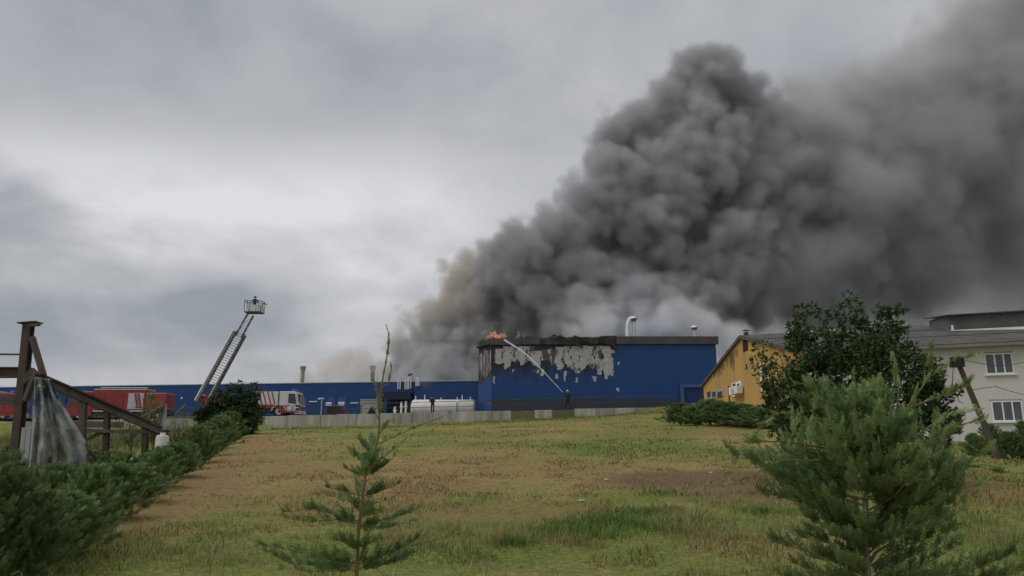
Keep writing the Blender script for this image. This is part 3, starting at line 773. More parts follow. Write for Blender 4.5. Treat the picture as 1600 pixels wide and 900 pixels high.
def frames(D, Uh, rng, roll=.6):
    """Rotation matrices with x axis D, rolled by random angles round it."""
    D = D/np.linalg.norm(D, axis=1, keepdims=True)
    S = np.cross(Uh, D); S /= np.linalg.norm(S, axis=1, keepdims=True) + 1e-9
    N = np.cross(D, S); a = rng.normal(0, roll, len(D))[:, None]
    S2 = S*np.cos(a) + N*np.sin(a); N2 = np.cross(D, S2)
    return np.stack([D, S2, N2], 2)
def scatter(tmpls, P, Rm, L, C, rng, tipgain=.5):
    """Lay copies of the templates; returns verts, tris, colours."""
    Vs = []; Ts = []; Cs = []; b = 0
    k = rng.integers(0, len(tmpls), len(P))
    for t, (V, T, tip) in enumerate(tmpls):
        ix = np.where(k == t)[0]
        if not len(ix): continue
        W = np.einsum('nij,vj->nvi', Rm[ix], V)*L[ix][:, None, None] + P[ix][:, None, :]
        n = len(V); Vs.append(W.reshape(-1, 3))
        Ts.append((T[None] + (np.arange(len(ix))*n)[:, None, None] + b).reshape(-1, 3)); b += n*len(ix)
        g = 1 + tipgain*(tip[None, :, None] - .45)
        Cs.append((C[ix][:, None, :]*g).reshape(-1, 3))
    return np.concatenate(Vs), np.concatenate(Ts), np.concatenate(Cs)
def curve_pts(pts, n):
    pts = np.array(pts, float); d = np.r_[0, np.cumsum(np.linalg.norm(np.diff(pts, axis=0), axis=1))]
    u = np.linspace(0, d[-1], n); return np.stack([np.interp(u, d, pts[:, i]) for i in range(3)], 1)
FR = np.random.default_rng(7)
FRONDS = [frond_template(FR, 6, .34, 2, .046) for _ in range(5)]
FRONDS_T = [frond_template(FR, 5, .34, 1, .075) for _ in range(4)]
FRONDS_S = [frond_template(FR, 6, .36, 2, .042) for _ in range(4)]

def branch_fronds(path, rng, n, L0, L1, t0=.25, spread=.7, upb=.25, powr=.85):
    """Sprays along a branch path: positions, directions, lengths."""
    q = curve_pts(path, 24); t = t0 + (1 - t0)*rng.uniform(0, 1, n)**powr; f = t*23; i = np.minimum(f.astype(int), 22); fr = (f - i)[:, None]
    P = q[i]*(1-fr) + q[i+1]*fr; D = q[i+1] - q[i]; D /= np.linalg.norm(D, axis=1, keepdims=True) + 1e-9
    R_ = rng.normal(0, 1, (n, 3)); R_ /= np.linalg.norm(R_, axis=1, keepdims=True)
    D = D + R_*spread*(1 - .5*t[:, None]); D[:, 2] += upb
    return P, D, L0 + (L1 - L0)*t + rng.uniform(-.02, .02, n)

CY = np.array([.095, .155, .060]); CYL = np.array([.205, .280, .100])
def conifer_mesh(name, height, radius, rng, nb=46, per=22, fr=(.20,.15), z0=.02, tm=FRONDS_S, shape=.62, up=(.25,.85)):
    """Crown of a bushy young cypress standing at the origin; also the branch paths."""
    Ps = []; Ds = []; Ls = []; paths = []
    for i in range(nb):
        h = z0 + (1 - z0)*(i + rng.uniform(0, 1))/nb; az = i*2.399 + rng.uniform(-.4, .4)
        L = radius*(1 - h)**shape*rng.uniform(.75, 1.15) + .05*height*.5
        e = rng.uniform(*up); d = np.array([math.cos(az)*math.cos(e), math.sin(az)*math.cos(e), math.sin(e)])
        p0 = np.array([0, 0, h*height*.92]); p1 = p0 + d*L*.5; p2 = p1 + (d + [0,0,.55])*L*.5
        paths.append([p0, p1, p2]); P, D, l = branch_fronds([p0, p1, p2], rng, max(4, int(per*(.4 + L/radius))), *fr, t0=.1, spread=.9, upb=.45)
        Ps.append(P); Ds.append(D); Ls.append(l)
    P = np.concatenate(Ps); D = np.concatenate(Ds); L = np.concatenate(Ls)
    Rm = frames(D, np.tile([0,0,1.0], (len(P),1)), rng, .9)
    mixv = rng.uniform(0, 1, (len(P), 1))**1.1
    C = CY*(1 - mixv) + CYL*mixv; C = C*rng.uniform(.75, 1.2, (len(P), 1))
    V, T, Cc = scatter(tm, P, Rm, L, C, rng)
    me = np_mesh(name, V, T, M_LEAF); set_col(me, 'own', Cc)
    return me, paths
def trunk_mesh(height, r, paths, mat, rng, br=.35):
    m = MB(); n = 7
    m.tube([(rng.uniform(-.02,.02)*height*i/n, rng.uniform(-.02,.02)*height*i/n, height*.97*i/n) for i in range(n+1)], [r*(1 - .85*i/n) for i in range(n+1)], 7)
    for p in paths: m.tube([Vector(q) for q in p], [r*br, r*br*.6, r*br*.25], 4, False)
    return m.mesh('trunk', mat, True)

ORD = ['first', 'second', 'third', 'fourth', 'fifth', 'sixth', 'seventh', 'eighth', 'ninth', 'tenth', 'eleventh', 'twelfth', 'thirteenth', 'fourteenth', 'fifteenth', 'sixteenth', 'seventeenth', 'eighteenth', 'nineteenth', 'twentieth', 'twenty-first', 'twenty-second', 'twenty-third', 'twenty-fourth', 'twenty-fifth', 'twenty-sixth']
# --- hedge of young cypresses down the left of the slope
rng = np.random.default_rng(11)
hv = []
for i in range(4):
    c, p = conifer_mesh('crown', 2.0, .80, rng, nb=110, per=12, fr=(.26,.20)); hv.append((c, trunk_mesh(2.0, .035, p[::6], M_BARK, rng)))
def plant(name, crown, trunk, x, y, sc, rz, label, cat, group=None, dz=0.0, sz=None):
    o = empty(name, (x, y, Hs(x, y) - .04 + dz), rz); o.scale = (sc, sc, sz or sc)
    link_mesh('trunk', trunk, None, o); link_mesh('crown', crown, None, o)
    return tag(o, label, cat, group)
GH = 'young cypresses in the hedge beside the slope'
# photo column of the middle, photo row of the top, distance
HEDGE = [(-60,735,9.3),(2,752,9.9),(58,768,10.5),(28,738,12.2),(105,760,11.6),(-20,722,13.5),(146,742,13.0),(90,738,14.6),(184,726,14.9),(58,728,17.0),(132,724,17.2),(218,712,17.0),(196,714,19.4),(252,702,19.2),(275,692,21.6),(235,704,23.0),(292,682,24.4),(312,674,27.2),(268,698,26.5),(325,664,30.5),(336,654,34.5),(347,644,39),(362,634,44),(16,728,15.5),(180,712,22)]
HRANK = {i: k for k, i in enumerate(sorted(range(len(HEDGE)), key=lambda q: HEDGE[q][2]))}
for i, (px_, pyt, Y_) in enumerate(HEDGE):
    t = at(px_, pyt, Y_); c, tr = hv[i % 4]; g = Hs(t.x, Y_); hgt = t.z - g
    ww = (1.12 if Y_ < 30 else 1.5)*max(.85, min(1.5, hgt/2.0))*(.85 + .3*((i*37) % 10)/10)
    plant('cypress_shrub', c, tr, t.x, Y_, ww, i*2.1, 'young cypress in the dark green hedge left of the slope, %s from the near end' % ORD[HRANK[i]], 'shrub', GH, sz=hgt/2.05*(.88 + .34*((i*53) % 11)/10))

# --- dark shrubs in front of the yellow gable and the grey front
SHL = ['dark conifer shrub, %s from the left in the row below the yellow gable wall' % ORD[k] for k in range(8)] + ['dark conifer shrub at the foot of the grey front, %s' % q for q in ('second from the left', 'third from the left', 'below the lower window', 'rightmost of the row', 'leftmost, by the leaning pole')]
for i, (px_, pyt, Y_, wd_) in enumerate([(1062,628,46,1.0),(1085,632,45,1.1),(1108,622,45,1.2),(1132,626,44,1.3),(1158,630,43,1.3),(1180,634,42,1.3),(1205,636,41,1.3),(1228,640,40,1.2),
                                         (1545,660,33,.85),(1575,672,32,.85),(1600,655,32,1.0),(1630,650,33,1.1),(1520,675,32,.7)]):
    t = at(px_, pyt, Y_); c, tr = hv[(i*3+1) % 4]; hgt = t.z - Hs(t.x, Y_)
    right = px_ > 1500
    plant('conifer_shrub', c, tr, t.x, Y_, wd_*(1.9 if px_ < 1500 else 1.2), i*1.3, SHL[i], 'shrub',
          'conifer shrubs below the grey house front' if right else 'conifer shrubs below the yellow gable', sz=hgt/2.05)

# --- broad-leaved trees
def maple_leaf(rng):
    pts = []
    for a, r in [(-150,.25),(-105,.48),(-70,.36),(-48,.80),(-22,.46),(0,1.0),(22,.46),(48,.80),(70,.36),(105,.48),(150,.25)]:
        pts.append((math.cos(math.radians(a))*r*.55 + .35, math.sin(math.radians(a))*r*.6, -.18*abs(math.sin(math.radians(a)))*r + rng.uniform(-.04, .04)))
    V = np.array([(.0,0,0)] + pts); n = len(pts)
    T = np.array([(0, i+1, i+2) for i in range(n-1)]); return V, T, np.clip(V[:, 0], 0, 1)
def oval_leaf(rng):
    V = np.array([(0,0,0),(.3,.22,-.03),(.3,-.22,-.03),(.7,.18,-.06),(.7,-.18,-.06),(1,0,-.14),(.5,0,.05)])
    return V, np.array([(0,2,6),(0,6,1),(1,6,3),(6,4,3) if False else (6,2,4),(6,4,5),(6,5,3)]), V[:, 0]
MAPLE = [maple_leaf(FR) for _ in range(3)]; OVAL = [oval_leaf(FR)]
def broadleaf(name, shoots, rng, leaf=.15, n_per=70, tm=MAPLE, c0=(.030,.062,.022), c1=(.085,.14,.035), clump=.42, droop=-.25):
    """shoots: paths of leafy shoots; leaves sit in whorled clumps round them."""
    Ps = []; Ds = []
    for pth in shoots:
        q = curve_pts(pth, 20); ln = np.linalg.norm(np.diff(q, axis=0), axis=1).sum()
        nc = max(3, int(ln/.30))
        for k in range(nc):
            t = .12 + .88*(k + rng.uniform(0,1))/nc; i = min(int(t*19), 18); c = q[i] + rng.normal(0, .10, 3)
            m = int(n_per*rng.uniform(.5, 1.2)*(1.15 - .55*t)); rad = clump*(1.15 - .6*t)*rng.uniform(.7, 1.2)
            d = rng.normal(0, 1, (m, 3)); d /= np.linalg.norm(d, axis=1, keepdims=True)
            r = rad*rng.uniform(.35, 1, (m, 1)); Ps.append(c + d*r*[1,1,.85]); e = d + rng.normal(0, .35, (m, 3)); e[:, 2] += droop; Ds.append(e)
    P = np.concatenate(Ps); D = np.concatenate(Ds)
    Rm = frames(D, np.tile([0,0,1.0], (len(P),1)), rng, .5)
    f = rng.uniform(0, 1, (len(P),1))**1.5; C = np.array(c0)*(1-f) + np.array(c1)*f
    V, T, Cc = scatter(tm, P, Rm, leaf*rng.uniform(.7, 1.25, len(P)), C, rng, .2)
    me = np_mesh(name, V, T, M_LEAF); set_col(me, 'own', Cc); return me
def shoot_px(lst, base, Y_, rng, dy=1.2):
    """Leafy shoots from photo points of their tips, with depth scatter, curving up from the crown's base."""
    out = []
    for (x0, y0, x1, y1, dd) in lst:
        a = np.array(at(x0, y0, Y_ + dd*.4)); b = np.array(at(x1, y1, Y_ + dd)); mid = (a+b)/2 + rng.normal(0, .12, 3)
        out.append([a, mid, b])
    return out
rng = np.random.default_rng(23); MY = 19.0
MS = [(1290,640,1262,478,.3),(1262,560,1262,480,-.4),(1285,600,1290,486,.8),(1290,600,1312,470,-.6),(1315,600,1322,465,.2),(1330,560,1340,470,.9),(1340,620,1352,480,-.5),(1365,620,1372,478,.4),
      (1385,620,1378,500,-.9),(1390,600,1394,466,.2),(1400,600,1402,472,.8),(1400,560,1420,510,-.4),(1300,640,1240,520,.6),(1270,620,1258,530,-1.0),(1320,640,1300,520,-1.3),(1350,640,1340,530,-1.4),
      (1390,640,1400,540,-1.2),(1420,640,1420,560,.8),(1420,640,1450,560,-.5),(1440,650,1475,590,.3),(1450,660,1480,620,-.6),(1460,680,1500,650,.2),(1300,660,1250,590,-.8),(1290,670,1235,620,.3),(1330,680,1310,600,-1.6),(1370,680,1375,590,-1.6),
      (1420,680,1435,610,-1.4),(1280,690,1240,655,-.6),(1460,690,1490,670,-.9),(1350,690,1345,640,-1.8),(1400,690,1410,640,-1.7),(1310,600,1290,540,1.3),(1370,590,1365,520,1.3),(1240,600,1245,560,.2),(1330,600,1325,520,.9),(1440,620,1460,575,.8),(1430,640,1455,555,.3),(1450,640,1480,575,-.2),(1455,660,1490,600,.4),(1460,680,1495,635,-.3),(1430,660,1460,600,-.8),(1430,600,1440,545,.5),(1280,640,1225,560,.8),(1275,660,1220,600,.2),(1265,680,1215,640,-.3),(1262,600,1240,500,.5)]
sh = shoot_px(MS, None, MY, rng)
mb_ = at(1360, 700, MY); mx, my_ = mb_.x, MY; mz = Hs(mx, my_)
maple = empty('maple_tree', (mx, my_, mz - .05)); O_ = np.array(maple.location)
tag(maple, 'dark green bushy maple tree in front of the grey house front', 'tree')
shl = [[p - O_ for p in s_] for s_ in sh]
link_mesh('crown', broadleaf('crown', shl, rng, .135, 88, clump=.30, c0=(.050,.095,.034), c1=(.130,.200,.056)), None, maple)
tm_ = MB(); tm_.tube([(0,0,0),(.03,.02,.8),(-.02,0,1.6)], [.13,.10,.08], 8)
for s_ in shl: tm_.tube([(0, 0, .9), (Vector(s_[0]) + Vector((0,0,.9)))*.5 + Vector((0,0,-.2)), Vector(s_[0]), Vector(s_[1]), Vector(s_[2])], [.06,.045,.03,.018,.006], 5, False)
tm_.build('trunk', M_BARK, maple, True)
# sapling left of it, in front of the gable
rng = np.random.default_rng(29)
LS = [(1240,680,1238,590,.5),(1245,690,1260,570,.6),(1240,660,1215,540,.5),(1222,690,1190,530,0),(1222,680,1183,525,.3),(1215,640,1200,560,-.3),(1225,650,1215,575,.2),(1228,640,1222,560,.5),(1235,680,1232,600,-.4),(1220,690,1205,620,-.2),(1236,690,1250,610,.3),(1210,600,1193,575,.4),(1230,690,1222,650,-.5),(1222,600,1228,556,0)]
sh = shoot_px(LS, None, 18.0, rng); sb = at(1228, 700, 18.0); sap = empty('maple_sapling', (sb.x, 18.0, Hs(sb.x, 18.0) - .05)); O_ = np.array(sap.location)
tag(sap, 'slender leafy maple sapling standing before the yellow gable wall', 'tree')
shl = [[p - O_ for p in s_] for s_ in sh]
link_mesh('crown', broadleaf('crown', shl, rng, .15, 26, clump=.30, c0=(.055,.10,.03), c1=(.13,.20,.05)), None, sap)
tm_ = MB()
for s_ in shl: tm_.tube([(0,0,0), Vector(s_[0])*.6, Vector(s_[0]), Vector(s_[1]), Vector(s_[2])], [.035,.026,.02,.013,.005], 5, False)
tm_.build('trunk', M_BARK, sap, True)
# bush at the top end of the hedge, hiding the ladder truck, and the pale sapling among the ruins
def bush(name, label, spots, Y_, leaf, n_per, seed, c0, c1, clump, basepx, cat='tree', tm=OVAL):
    rng = np.random.default_rng(seed); b = at(*basepx, Y_); o = empty(name, (b.x, Y_, Hs(b.x, Y_) - .05)); O_ = np.array(o.location)
    shl = [[p - O_ for p in s_] for s_ in shoot_px(spots, None, Y_, rng)]
    link_mesh('crown', broadleaf('crown', shl, rng, leaf, n_per, tm, c0, c1, clump), None, o)
    m = MB()
    for s_ in shl: m.tube([(0,0,0), Vector(s_[0])*.6, Vector(s_[0]), Vector(s_[1]), Vector(s_[2])], [.07,.05,.04,.025,.01], 5, False)
    m.build('trunk', M_BARK, o, True); return tag(o, label, cat)
bush('broadleaf_bush', 'dense green broadleaf bush at the top of the hedge hiding the ladder truck',
     [(345,690,312,630,.2),(340,690,306,650,0),(355,690,330,620,0),(360,690,345,610,.6),(360,690,360,602,-.5),(365,690,378,598,.4),(370,690,395,600,0),(370,690,404,612,-.6),(350,690,318,640,.3),(345,690,312,660,-.5),(365,690,370,640,-1.2),(380,690,400,650,-1.2),(350,690,340,650,-1.2),(360,690,388,630,1),(350,690,322,640,1),(372,690,410,640,.6),(360,690,350,630,1.4)],
     50, .21, 190, 31, (.032,.062,.02), (.075,.13,.035), .62, (360, 690))
bush('young_acacia', 'light green young tree among the ruined steel frame', [(240,690,222,620,0),(240,690,232,604,.3),(240,690,240,612,-.3),(240,690,250,625,.2),(240,690,215,645,-.2),(240,690,255,650,.3),(240,690,228,650,-.5)],
     36, .11, 48, 37, (.09,.14,.035), (.19,.25,.07), .34, (240, 690))
bush('leafy_weed', 'low leafy weed growing below the ruined beam', [(205,700,185,650,0),(205,700,200,640,.3),(205,700,212,655,-.3),(205,700,222,668,.2)], 28, .10, 40, 41, (.06,.10,.03), (.12,.17,.05), .3, (205, 700), 'weed')

for k, (px_, pyt, Y_, hw_, lab) in enumerate([(70,690,26,26,'tall green weeds behind the hanging plastic sheet'),(120,684,27,22,'green weeds between the two short rusty posts'),(150,690,25,20,'pale weeds at the foot of the short posts'),(280,655,30,18,'green shrub behind the white plastic drum'),(8,690,24,22,'pale green weeds left of the tall rusty post'),(300,668,34,14,'dark green bush right of the white plastic drum')]):
    bush('weed_clump', lab, [(px_ + hw_*(q/3 - 1)*.4, pyt + 40, px_ + hw_*(q/3 - 1), pyt + 10*abs(q/3 - 1) + 6*(q % 2), .3*((q*7) % 3 - 1)) for q in range(7)], Y_, .10, 38, 80 + k, (.075,.105,.035), (.16,.19,.065), .30, (px_, pyt + 50), 'weed')
# --- right foreground cypress
def path_px(pts, Y0, Y1):
    n = len(pts); return [np.array(at(x, y, Y0 + (Y1 - Y0)*i/max(1, n-1))) for i, (x, y) in enumerate(pts)]
rng = np.random.default_rng(51); RY = 5.0
bx = at(1356, 900, RY); rc = empty('cypress_tree', (bx.x, RY, Hs(bx.x, RY) - .05)); O_ = np.array(rc.location)
tag(rc, 'bushy young cypress with feathery sprays in the right foreground', 'tree')
Ps = []; Ds = []; Ls = []; paths = []; Cm = []
def add_branch(p, n, L0, L1, t0=.2, spread=.6, upb=.25, lite=.3, woody=True, powr=.85):
    P, D, l = branch_fronds(p, rng, n, L0, L1, t0, spread, upb, powr); Ps.append(P); Ds.append(D); Ls.append(l); Cm.append(np.full(len(P), lite))
    if woody: paths.append(p)
# crown: outline in the photo as half widths left and right of the trunk (row, left, right)
OUT = [(622,60,60),(640,120,100),(655,145,125),(670,165,150),(700,180,172),(730,185,195),(760,165,200),(790,130,185),(815,95,150),(840,55,95)]
orow = np.array([o_[0] for o_ in OUT]); ol = np.array([o_[1] for o_ in OUT]); orr = np.array([o_[2] for o_ in OUT])
limb = [(k*2.399 + rng.normal(0, .2), 622 + 208*((k*.7548) % 1.0)**.9, rng.uniform(.72, 1.25)) for k in range(44)]
for i in range(285):
    la, lr, lk = limb[i % 44]
    row = np.clip(lr + rng.normal(0, 9), 622, 838); az = la + rng.normal(0, .24); ca, sa = math.cos(az), math.sin(az)
    half = np.interp(row, orow, orr if ca > 0 else ol*.93)/F*RY*lk*rng.uniform(.35, 1.0)**.6
    z = np.array(at(1350, row, RY))[2]; tipz = z + rng.uniform(-.03, .13)
    tip = np.array([bx.x + ca*half, RY + sa*half*.85, tipz]); r0 = np.array([bx.x + rng.normal(0,.015), RY, z - half*rng.uniform(.12,.40)])
    r0[2] = min(max(r0[2], -.85), .35); mid = r0*.5 + tip*.5 + [rng.normal(0,.03), rng.normal(0,.03), -.05*half]
    add_branch([r0, mid, tip], int(7 + 9*half/.8), .16, .10, .2, .9, .75, rng.uniform(0, .9), i % 9 == 0, 1.0)
for i in range(46):     # upright tips along the top of the crown
    x_ = rng.uniform(1235, 1480); y_ = 632 + abs(x_ - 1350)**1.5*.045 + rng.uniform(-18, 30); hgt = rng.uniform(22, 58)
    add_branch(path_px([(x_ + rng.uniform(-14, 14), y_ + 40), (x_, y_), (x_ + rng.uniform(-6, 10), y_ - hgt)], RY + rng.uniform(-.4, .3), RY + rng.uniform(-.4, .3)), 13, .085, .045, .0, .45, .9, rng.uniform(.3, 1.0), False, 1.0)
# bottom tier, left and right, apart from the crown
for pts, dy in [([(1352,890),(1285,868),(1205,845)],-.3),([(1352,880),(1300,850),(1250,838)],.15),([(1358,885),(1420,850),(1500,825)],.2),([(1352,870),(1335,850),(1300,835)],-.35),([(1356,865),(1380,845),(1420,835)],-.35),([(1354,900),(1335,885),(1310,875)],-.4),([(1450,930),(1520,890),(1580,865)],-.3),([(1480,940),(1560,905),(1620,885)],-.35),([(1400,930),(1470,900),(1540,885)],-.45),([(1352,915),(1300,905),(1240,880)],-.5),([(1350,900),(1310,880),(1265,870)],.2),([(1358,915),(1430,890),(1500,850)],-.4),([(1358,920),(1460,900),(1560,870)],-.3),([(1358,915),(1440,905),(1520,895)],-.6),([(1358,905),(1420,870),(1470,850)],.2),([(1358,925),(1500,915),(1600,890)],-.2),([(1352,920),(1300,915),(1230,905)],-.2)]:
    add_branch(path_px(pts, RY, RY + dy), 40, .15, .09, .08, .75, .85, rng.uniform(.2,.7), True, 1.1)
# loose long arms
for pts, dy, n in [([(1370,690),(1415,640),(1452,590),(1490,562),(1515,556)],-.25,26),([(1415,640),(1460,622),(1500,605),(1520,590)],-.2,18),([(1452,592),(1453,570),(1456,545)],-.25,8),([(1400,650),(1404,610),(1396,565)],0,9),
                   ([(1300,690),(1250,650),(1215,645),(1190,668),(1165,700)],-.2,16),([(1290,700),(1230,690),(1175,690),(1140,692)],-.3,14),([(1280,720),(1220,720),(1170,745),(1150,752)],-.1,12),([(1300,650),(1265,600),(1240,600)],0,10),([(1420,700),(1500,665),(1545,650)],-.2,16),([(1430,740),(1520,728),(1560,735)],-.2,16),([(1420,690),(1475,650),(1530,640)],.2,14)]:
    add_branch(path_px(pts, RY, RY + dy), n, .11, .085, .25, .42, .12, .9)
P = np.concatenate(Ps) - O_; D = np.concatenate(Ds); L = np.concatenate(Ls); lt = np.clip(np.concatenate(Cm) + rng.normal(0, .2, len(P)), 0, 1)[:, None]
C = CY*1.05*(1 - lt) + CYL*1.15*lt
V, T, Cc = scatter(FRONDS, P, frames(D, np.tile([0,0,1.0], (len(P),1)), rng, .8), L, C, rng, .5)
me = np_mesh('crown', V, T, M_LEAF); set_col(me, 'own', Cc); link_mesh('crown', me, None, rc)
RIGHT_TRIS = len(T)
tb = MB(); tp = path_px([(1356,1080),(1357,940),(1354,860),(1352,780),(1350,700),(1348,640)], RY, RY)
tb.tube([Vector(p - O_) for p in tp], [.028,.024,.020,.016,.011,.005], 9); tb.build('trunk', M_BARKG, rc, True)
tb = MB()
for p in paths: tb.tube([Vector(q - O_) for q in p], [.007*(1 - .75*i/(len(p)-1)) for i in range(len(p))], 5, False)
tb.tube([Vector(p - O_) for p in path_px([(1355,870),(1340,850),(1325,835)], RY, RY-.1)], [.016,.012,.009], 6); tb.tube([Vector(p - O_) for p in path_px([(1357,880),(1370,862),(1390,850)], RY, RY-.1)], [.014,.01,.007], 6)
tb.build('branches', M_TWIG, rc, True)

# --- small leaning cypress left of centre
rng = np.random.default_rng(61); SY = 4.6
sx_ = at(557, 900, SY); sc_ = empty('cypress_sapling', (sx_.x, SY, Hs(sx_.x, SY) - .05)); O_ = np.array(sc_.location)
tag(sc_, 'thin young cypress with a bare bent leader in the centre foreground', 'tree')
Ps = []; Ds = []; Ls = []; paths = []; Cm = []
TRK = [(555,1080),(557,900),(560,830),(566,780),(571,741),(581,713),(590,690),(593,660),(592,634),(597,597),(606,550),(609,527),(603,506)]
SB = [ # photo points, depth change, sprays, length
 ([(560,815),(530,805),(490,795),(445,800)],-.3,34,.13),([(562,818),(525,812),(480,815),(435,805)],-.1,30,.12),([(562,822),(600,812),(640,800),(662,790)],-.2,30,.12),([(560,825),(610,822),(650,812)],.3,26,.12),
 ([(558,880),(500,872),(450,858),(400,850)],-.35,44,.14),([(558,885),(510,885),(455,880),(415,862)],-.1,40,.14),([(557,890),(500,893),(440,890)],.2,34,.14),([(560,880),(600,868),(640,850),(655,838)],-.3,40,.14),([(560,888),(610,880),(650,862)],.1,36,.14),([(560,880),(620,858),(690,842),(735,828)],.2,16,.09),
 ([(567,775),(540,768),(515,762),(505,758)],-.1,20,.10),([(568,775),(600,765),(625,755)],0,20,.10),([(572,745),(555,738),(535,730)],0,14,.09),([(573,742),(600,728),(618,712)],-.1,22,.09),([(575,735),(607,708),(630,690)],.1,18,.08),
 ([(565,800),(548,782),(540,770)],.1,18,.10),([(566,795),(590,785),(612,778)],-.2,20,.10),([(578,720),(590,705),(606,700)],0,12,.08),
 ([(588,695),(620,680),(655,665),(690,652),(702,645)],-.1,20,.055),([(592,680),(605,660),(617,655)],.05,10,.07),([(565,790),(520,775),(500,772)],.2,16,.10),([(562,810),(585,800),(600,802)],-.35,20,.11),([(560,860),(545,850),(520,842)],-.3,22,.12),([(560,855),(585,845),(600,842)],-.35,22,.12),
 ([(580,715),(566,690),(560,672)],0,9,.06)]
for pts, dy, n, L_ in SB: add_branch(path_px(pts, SY, SY + dy), int(n*1.1), L_*.80, L_*.38, .04, .75, .55, rng.uniform(.1,.7), True, 1.25)
for i in range(12):   # dense heart along the stem
    r_ = rng.uniform(700, 800); xx = np.interp(r_, [713,741,780,830], [581,571,566,560]); az = rng.uniform(0, 6.28); w_ = rng.uniform(18, 48)*(r_-660)/120
    add_branch([np.array(at(xx, r_, SY)), np.array(at(xx + math.cos(az)*w_, r_ - 14, SY + math.sin(az)*.16))], 10, .10, .08, .1, .6, .5, rng.uniform(.1,.7), False)
for pts, n in [([(592,634),(588,610),(583,590)],7),([(594,620),(590,605),(589,596)],5),([(596,605),(606,600),(612,580),(611,570)],7),([(597,600),(601,575)],6),([(593,650),(590,620)],12),([(594,648),(598,612)],12),([(600,580),(606,550)],8),([(606,550),(608,520)],6),([(593,660),(585,640)],6)]:
    add_branch(path_px(pts, SY, SY), n, .045, .03, .05, .25, .5, .75, True)
P = np.concatenate(Ps) - O_; D = np.concatenate(Ds); L = np.concatenate(Ls); lt = np.clip(np.concatenate(Cm) + rng.normal(0, .2, len(P)), 0, 1)[:, None]
C = CY*(1 - lt) + CYL*lt
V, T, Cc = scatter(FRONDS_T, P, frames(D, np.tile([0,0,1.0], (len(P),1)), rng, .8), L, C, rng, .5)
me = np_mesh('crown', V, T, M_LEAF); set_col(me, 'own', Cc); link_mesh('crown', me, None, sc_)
tb = MB(); tp = curve_pts(path_px(TRK, SY, SY), 40) - O_
tb.tube([Vector(p) for p in tp], [.016*(1 - .86*i/39) for i in range(40)], 7); tb.build('trunk', M_TWIG, sc_, True)
tb = MB()
for p in paths: tb.tube([Vector(q - O_) for q in p], [.0042*(1 - .7*i/(len(p)-1)) for i in range(len(p))], 5, False)
tb.build('branches', M_TWIG, sc_, True)

# ------------------------------------------------------------------ grass and weeds on the slope
rng = np.random.default_rng(71)
def blades(n, y0, y1, hmin, hmax, wid, lean, only=None, powr=1.0):
    u = rng.uniform(0, 1, n); y = 1.0/(1/y0**powr + (1/y1**powr - 1/y0**powr)*u)**(1/powr)
    x = rng.uniform(-1, 1, n)*(y*.78 + 2.5)
    ok = (y < wall_y(x) - .3) & (x > hedge_x(y) - 3.5)
    x, y = x[ok], y[ok]; M = lawn_masks(x, y)
    cl = .55*fbm(x, y, .6, 91, 3) + .45*fbm(x, y, 2.2, 95, 3); tuft = sstep(.42, .60, cl)
    keep = rng.uniform(0, 1, len(x)) < np.clip(.25 + .85*tuft + .6*M['lush'] - .75*M['soil'] - .8*M['dark'], .04, 1)
    x, y, tuft = x[keep], y[keep], tuft[keep]; M = {k: v[keep] for k, v in M.items()}
    z = H(x, y) - .01; n = len(x)
    h = rng.uniform(hmin, hmax, n)*(.40 + 1.0*tuft + .5*M['lush'] - .2*M['straw'])*(1 + .8*(rng.uniform(0,1,n) > .94)); az = rng.uniform(0, 2*np.pi, n); w_ = wid*(1 + y*.07)*rng.uniform(.7, 1.3, n)
    ln = h*rng.uniform(.15, lean, n); dx, dy = np.cos(az), np.sin(az); sx, sy = -dy*w_/2, dx*w_/2
    B = np.stack([x, y, z], 1)
    p0 = B + np.stack([sx, sy, 0*h], 1); p1 = B - np.stack([sx, sy, 0*h], 1)
    m0 = B + np.stack([dx*ln*.35 + sx*.7, dy*ln*.35 + sy*.7, h*.6], 1); m1 = B + np.stack([dx*ln*.35 - sx*.7, dy*ln*.35 - sy*.7, h*.6], 1)
    tp = B + np.stack([dx*ln, dy*ln, h], 1)
    V = np.stack([p0, p1, m1, m0, tp], 1).reshape(-1, 3); I = np.arange(n)[:, None]*5
    T = np.concatenate([I + [0,1,2], I + [0,2,3], I + [3,2,4]])
    c, _ = lawn_colour(x, y); dry = rng.uniform(0, 1, n)[:, None]
    c = c*rng.uniform(.65, 1.3, (n, 1)); c = np.where(dry < .16 + .35*M['straw'][:, None], np.array([.40,.31,.15])*rng.uniform(.6, 1.1, (n,1)), c)
    c = np.where((dry > .8) & (M['straw'][:, None] < .6), np.array([.11,.17,.04])*rng.uniform(.7, 1.2, (n,1)), c)
    return V, T, np.repeat(c, 5, 0)
fuzz_spots = None
parts_ = [blades(200000, 5.5, 26, .025, .115, .007, 2.0, powr=.9), blades(80000, 18, 72, .03, .085, .012, 1.6, powr=.9), blades(6000, 6, 20, .12, .30, .005, 1.8)]
b = 0; Vs = []; Ts = []; Cs = []
for V, T, C in parts_: Vs.append(V); Ts.append(T + b); Cs.append(C); b += len(V)
me = np_mesh('grass', np.concatenate(Vs), np.concatenate(Ts), M_GRASS); set_col(me, 'own', np.concatenate(Cs))
tag(link_mesh('grass', me), 'patchy green and straw coloured grass over the slope', 'grass', kind='stuff')
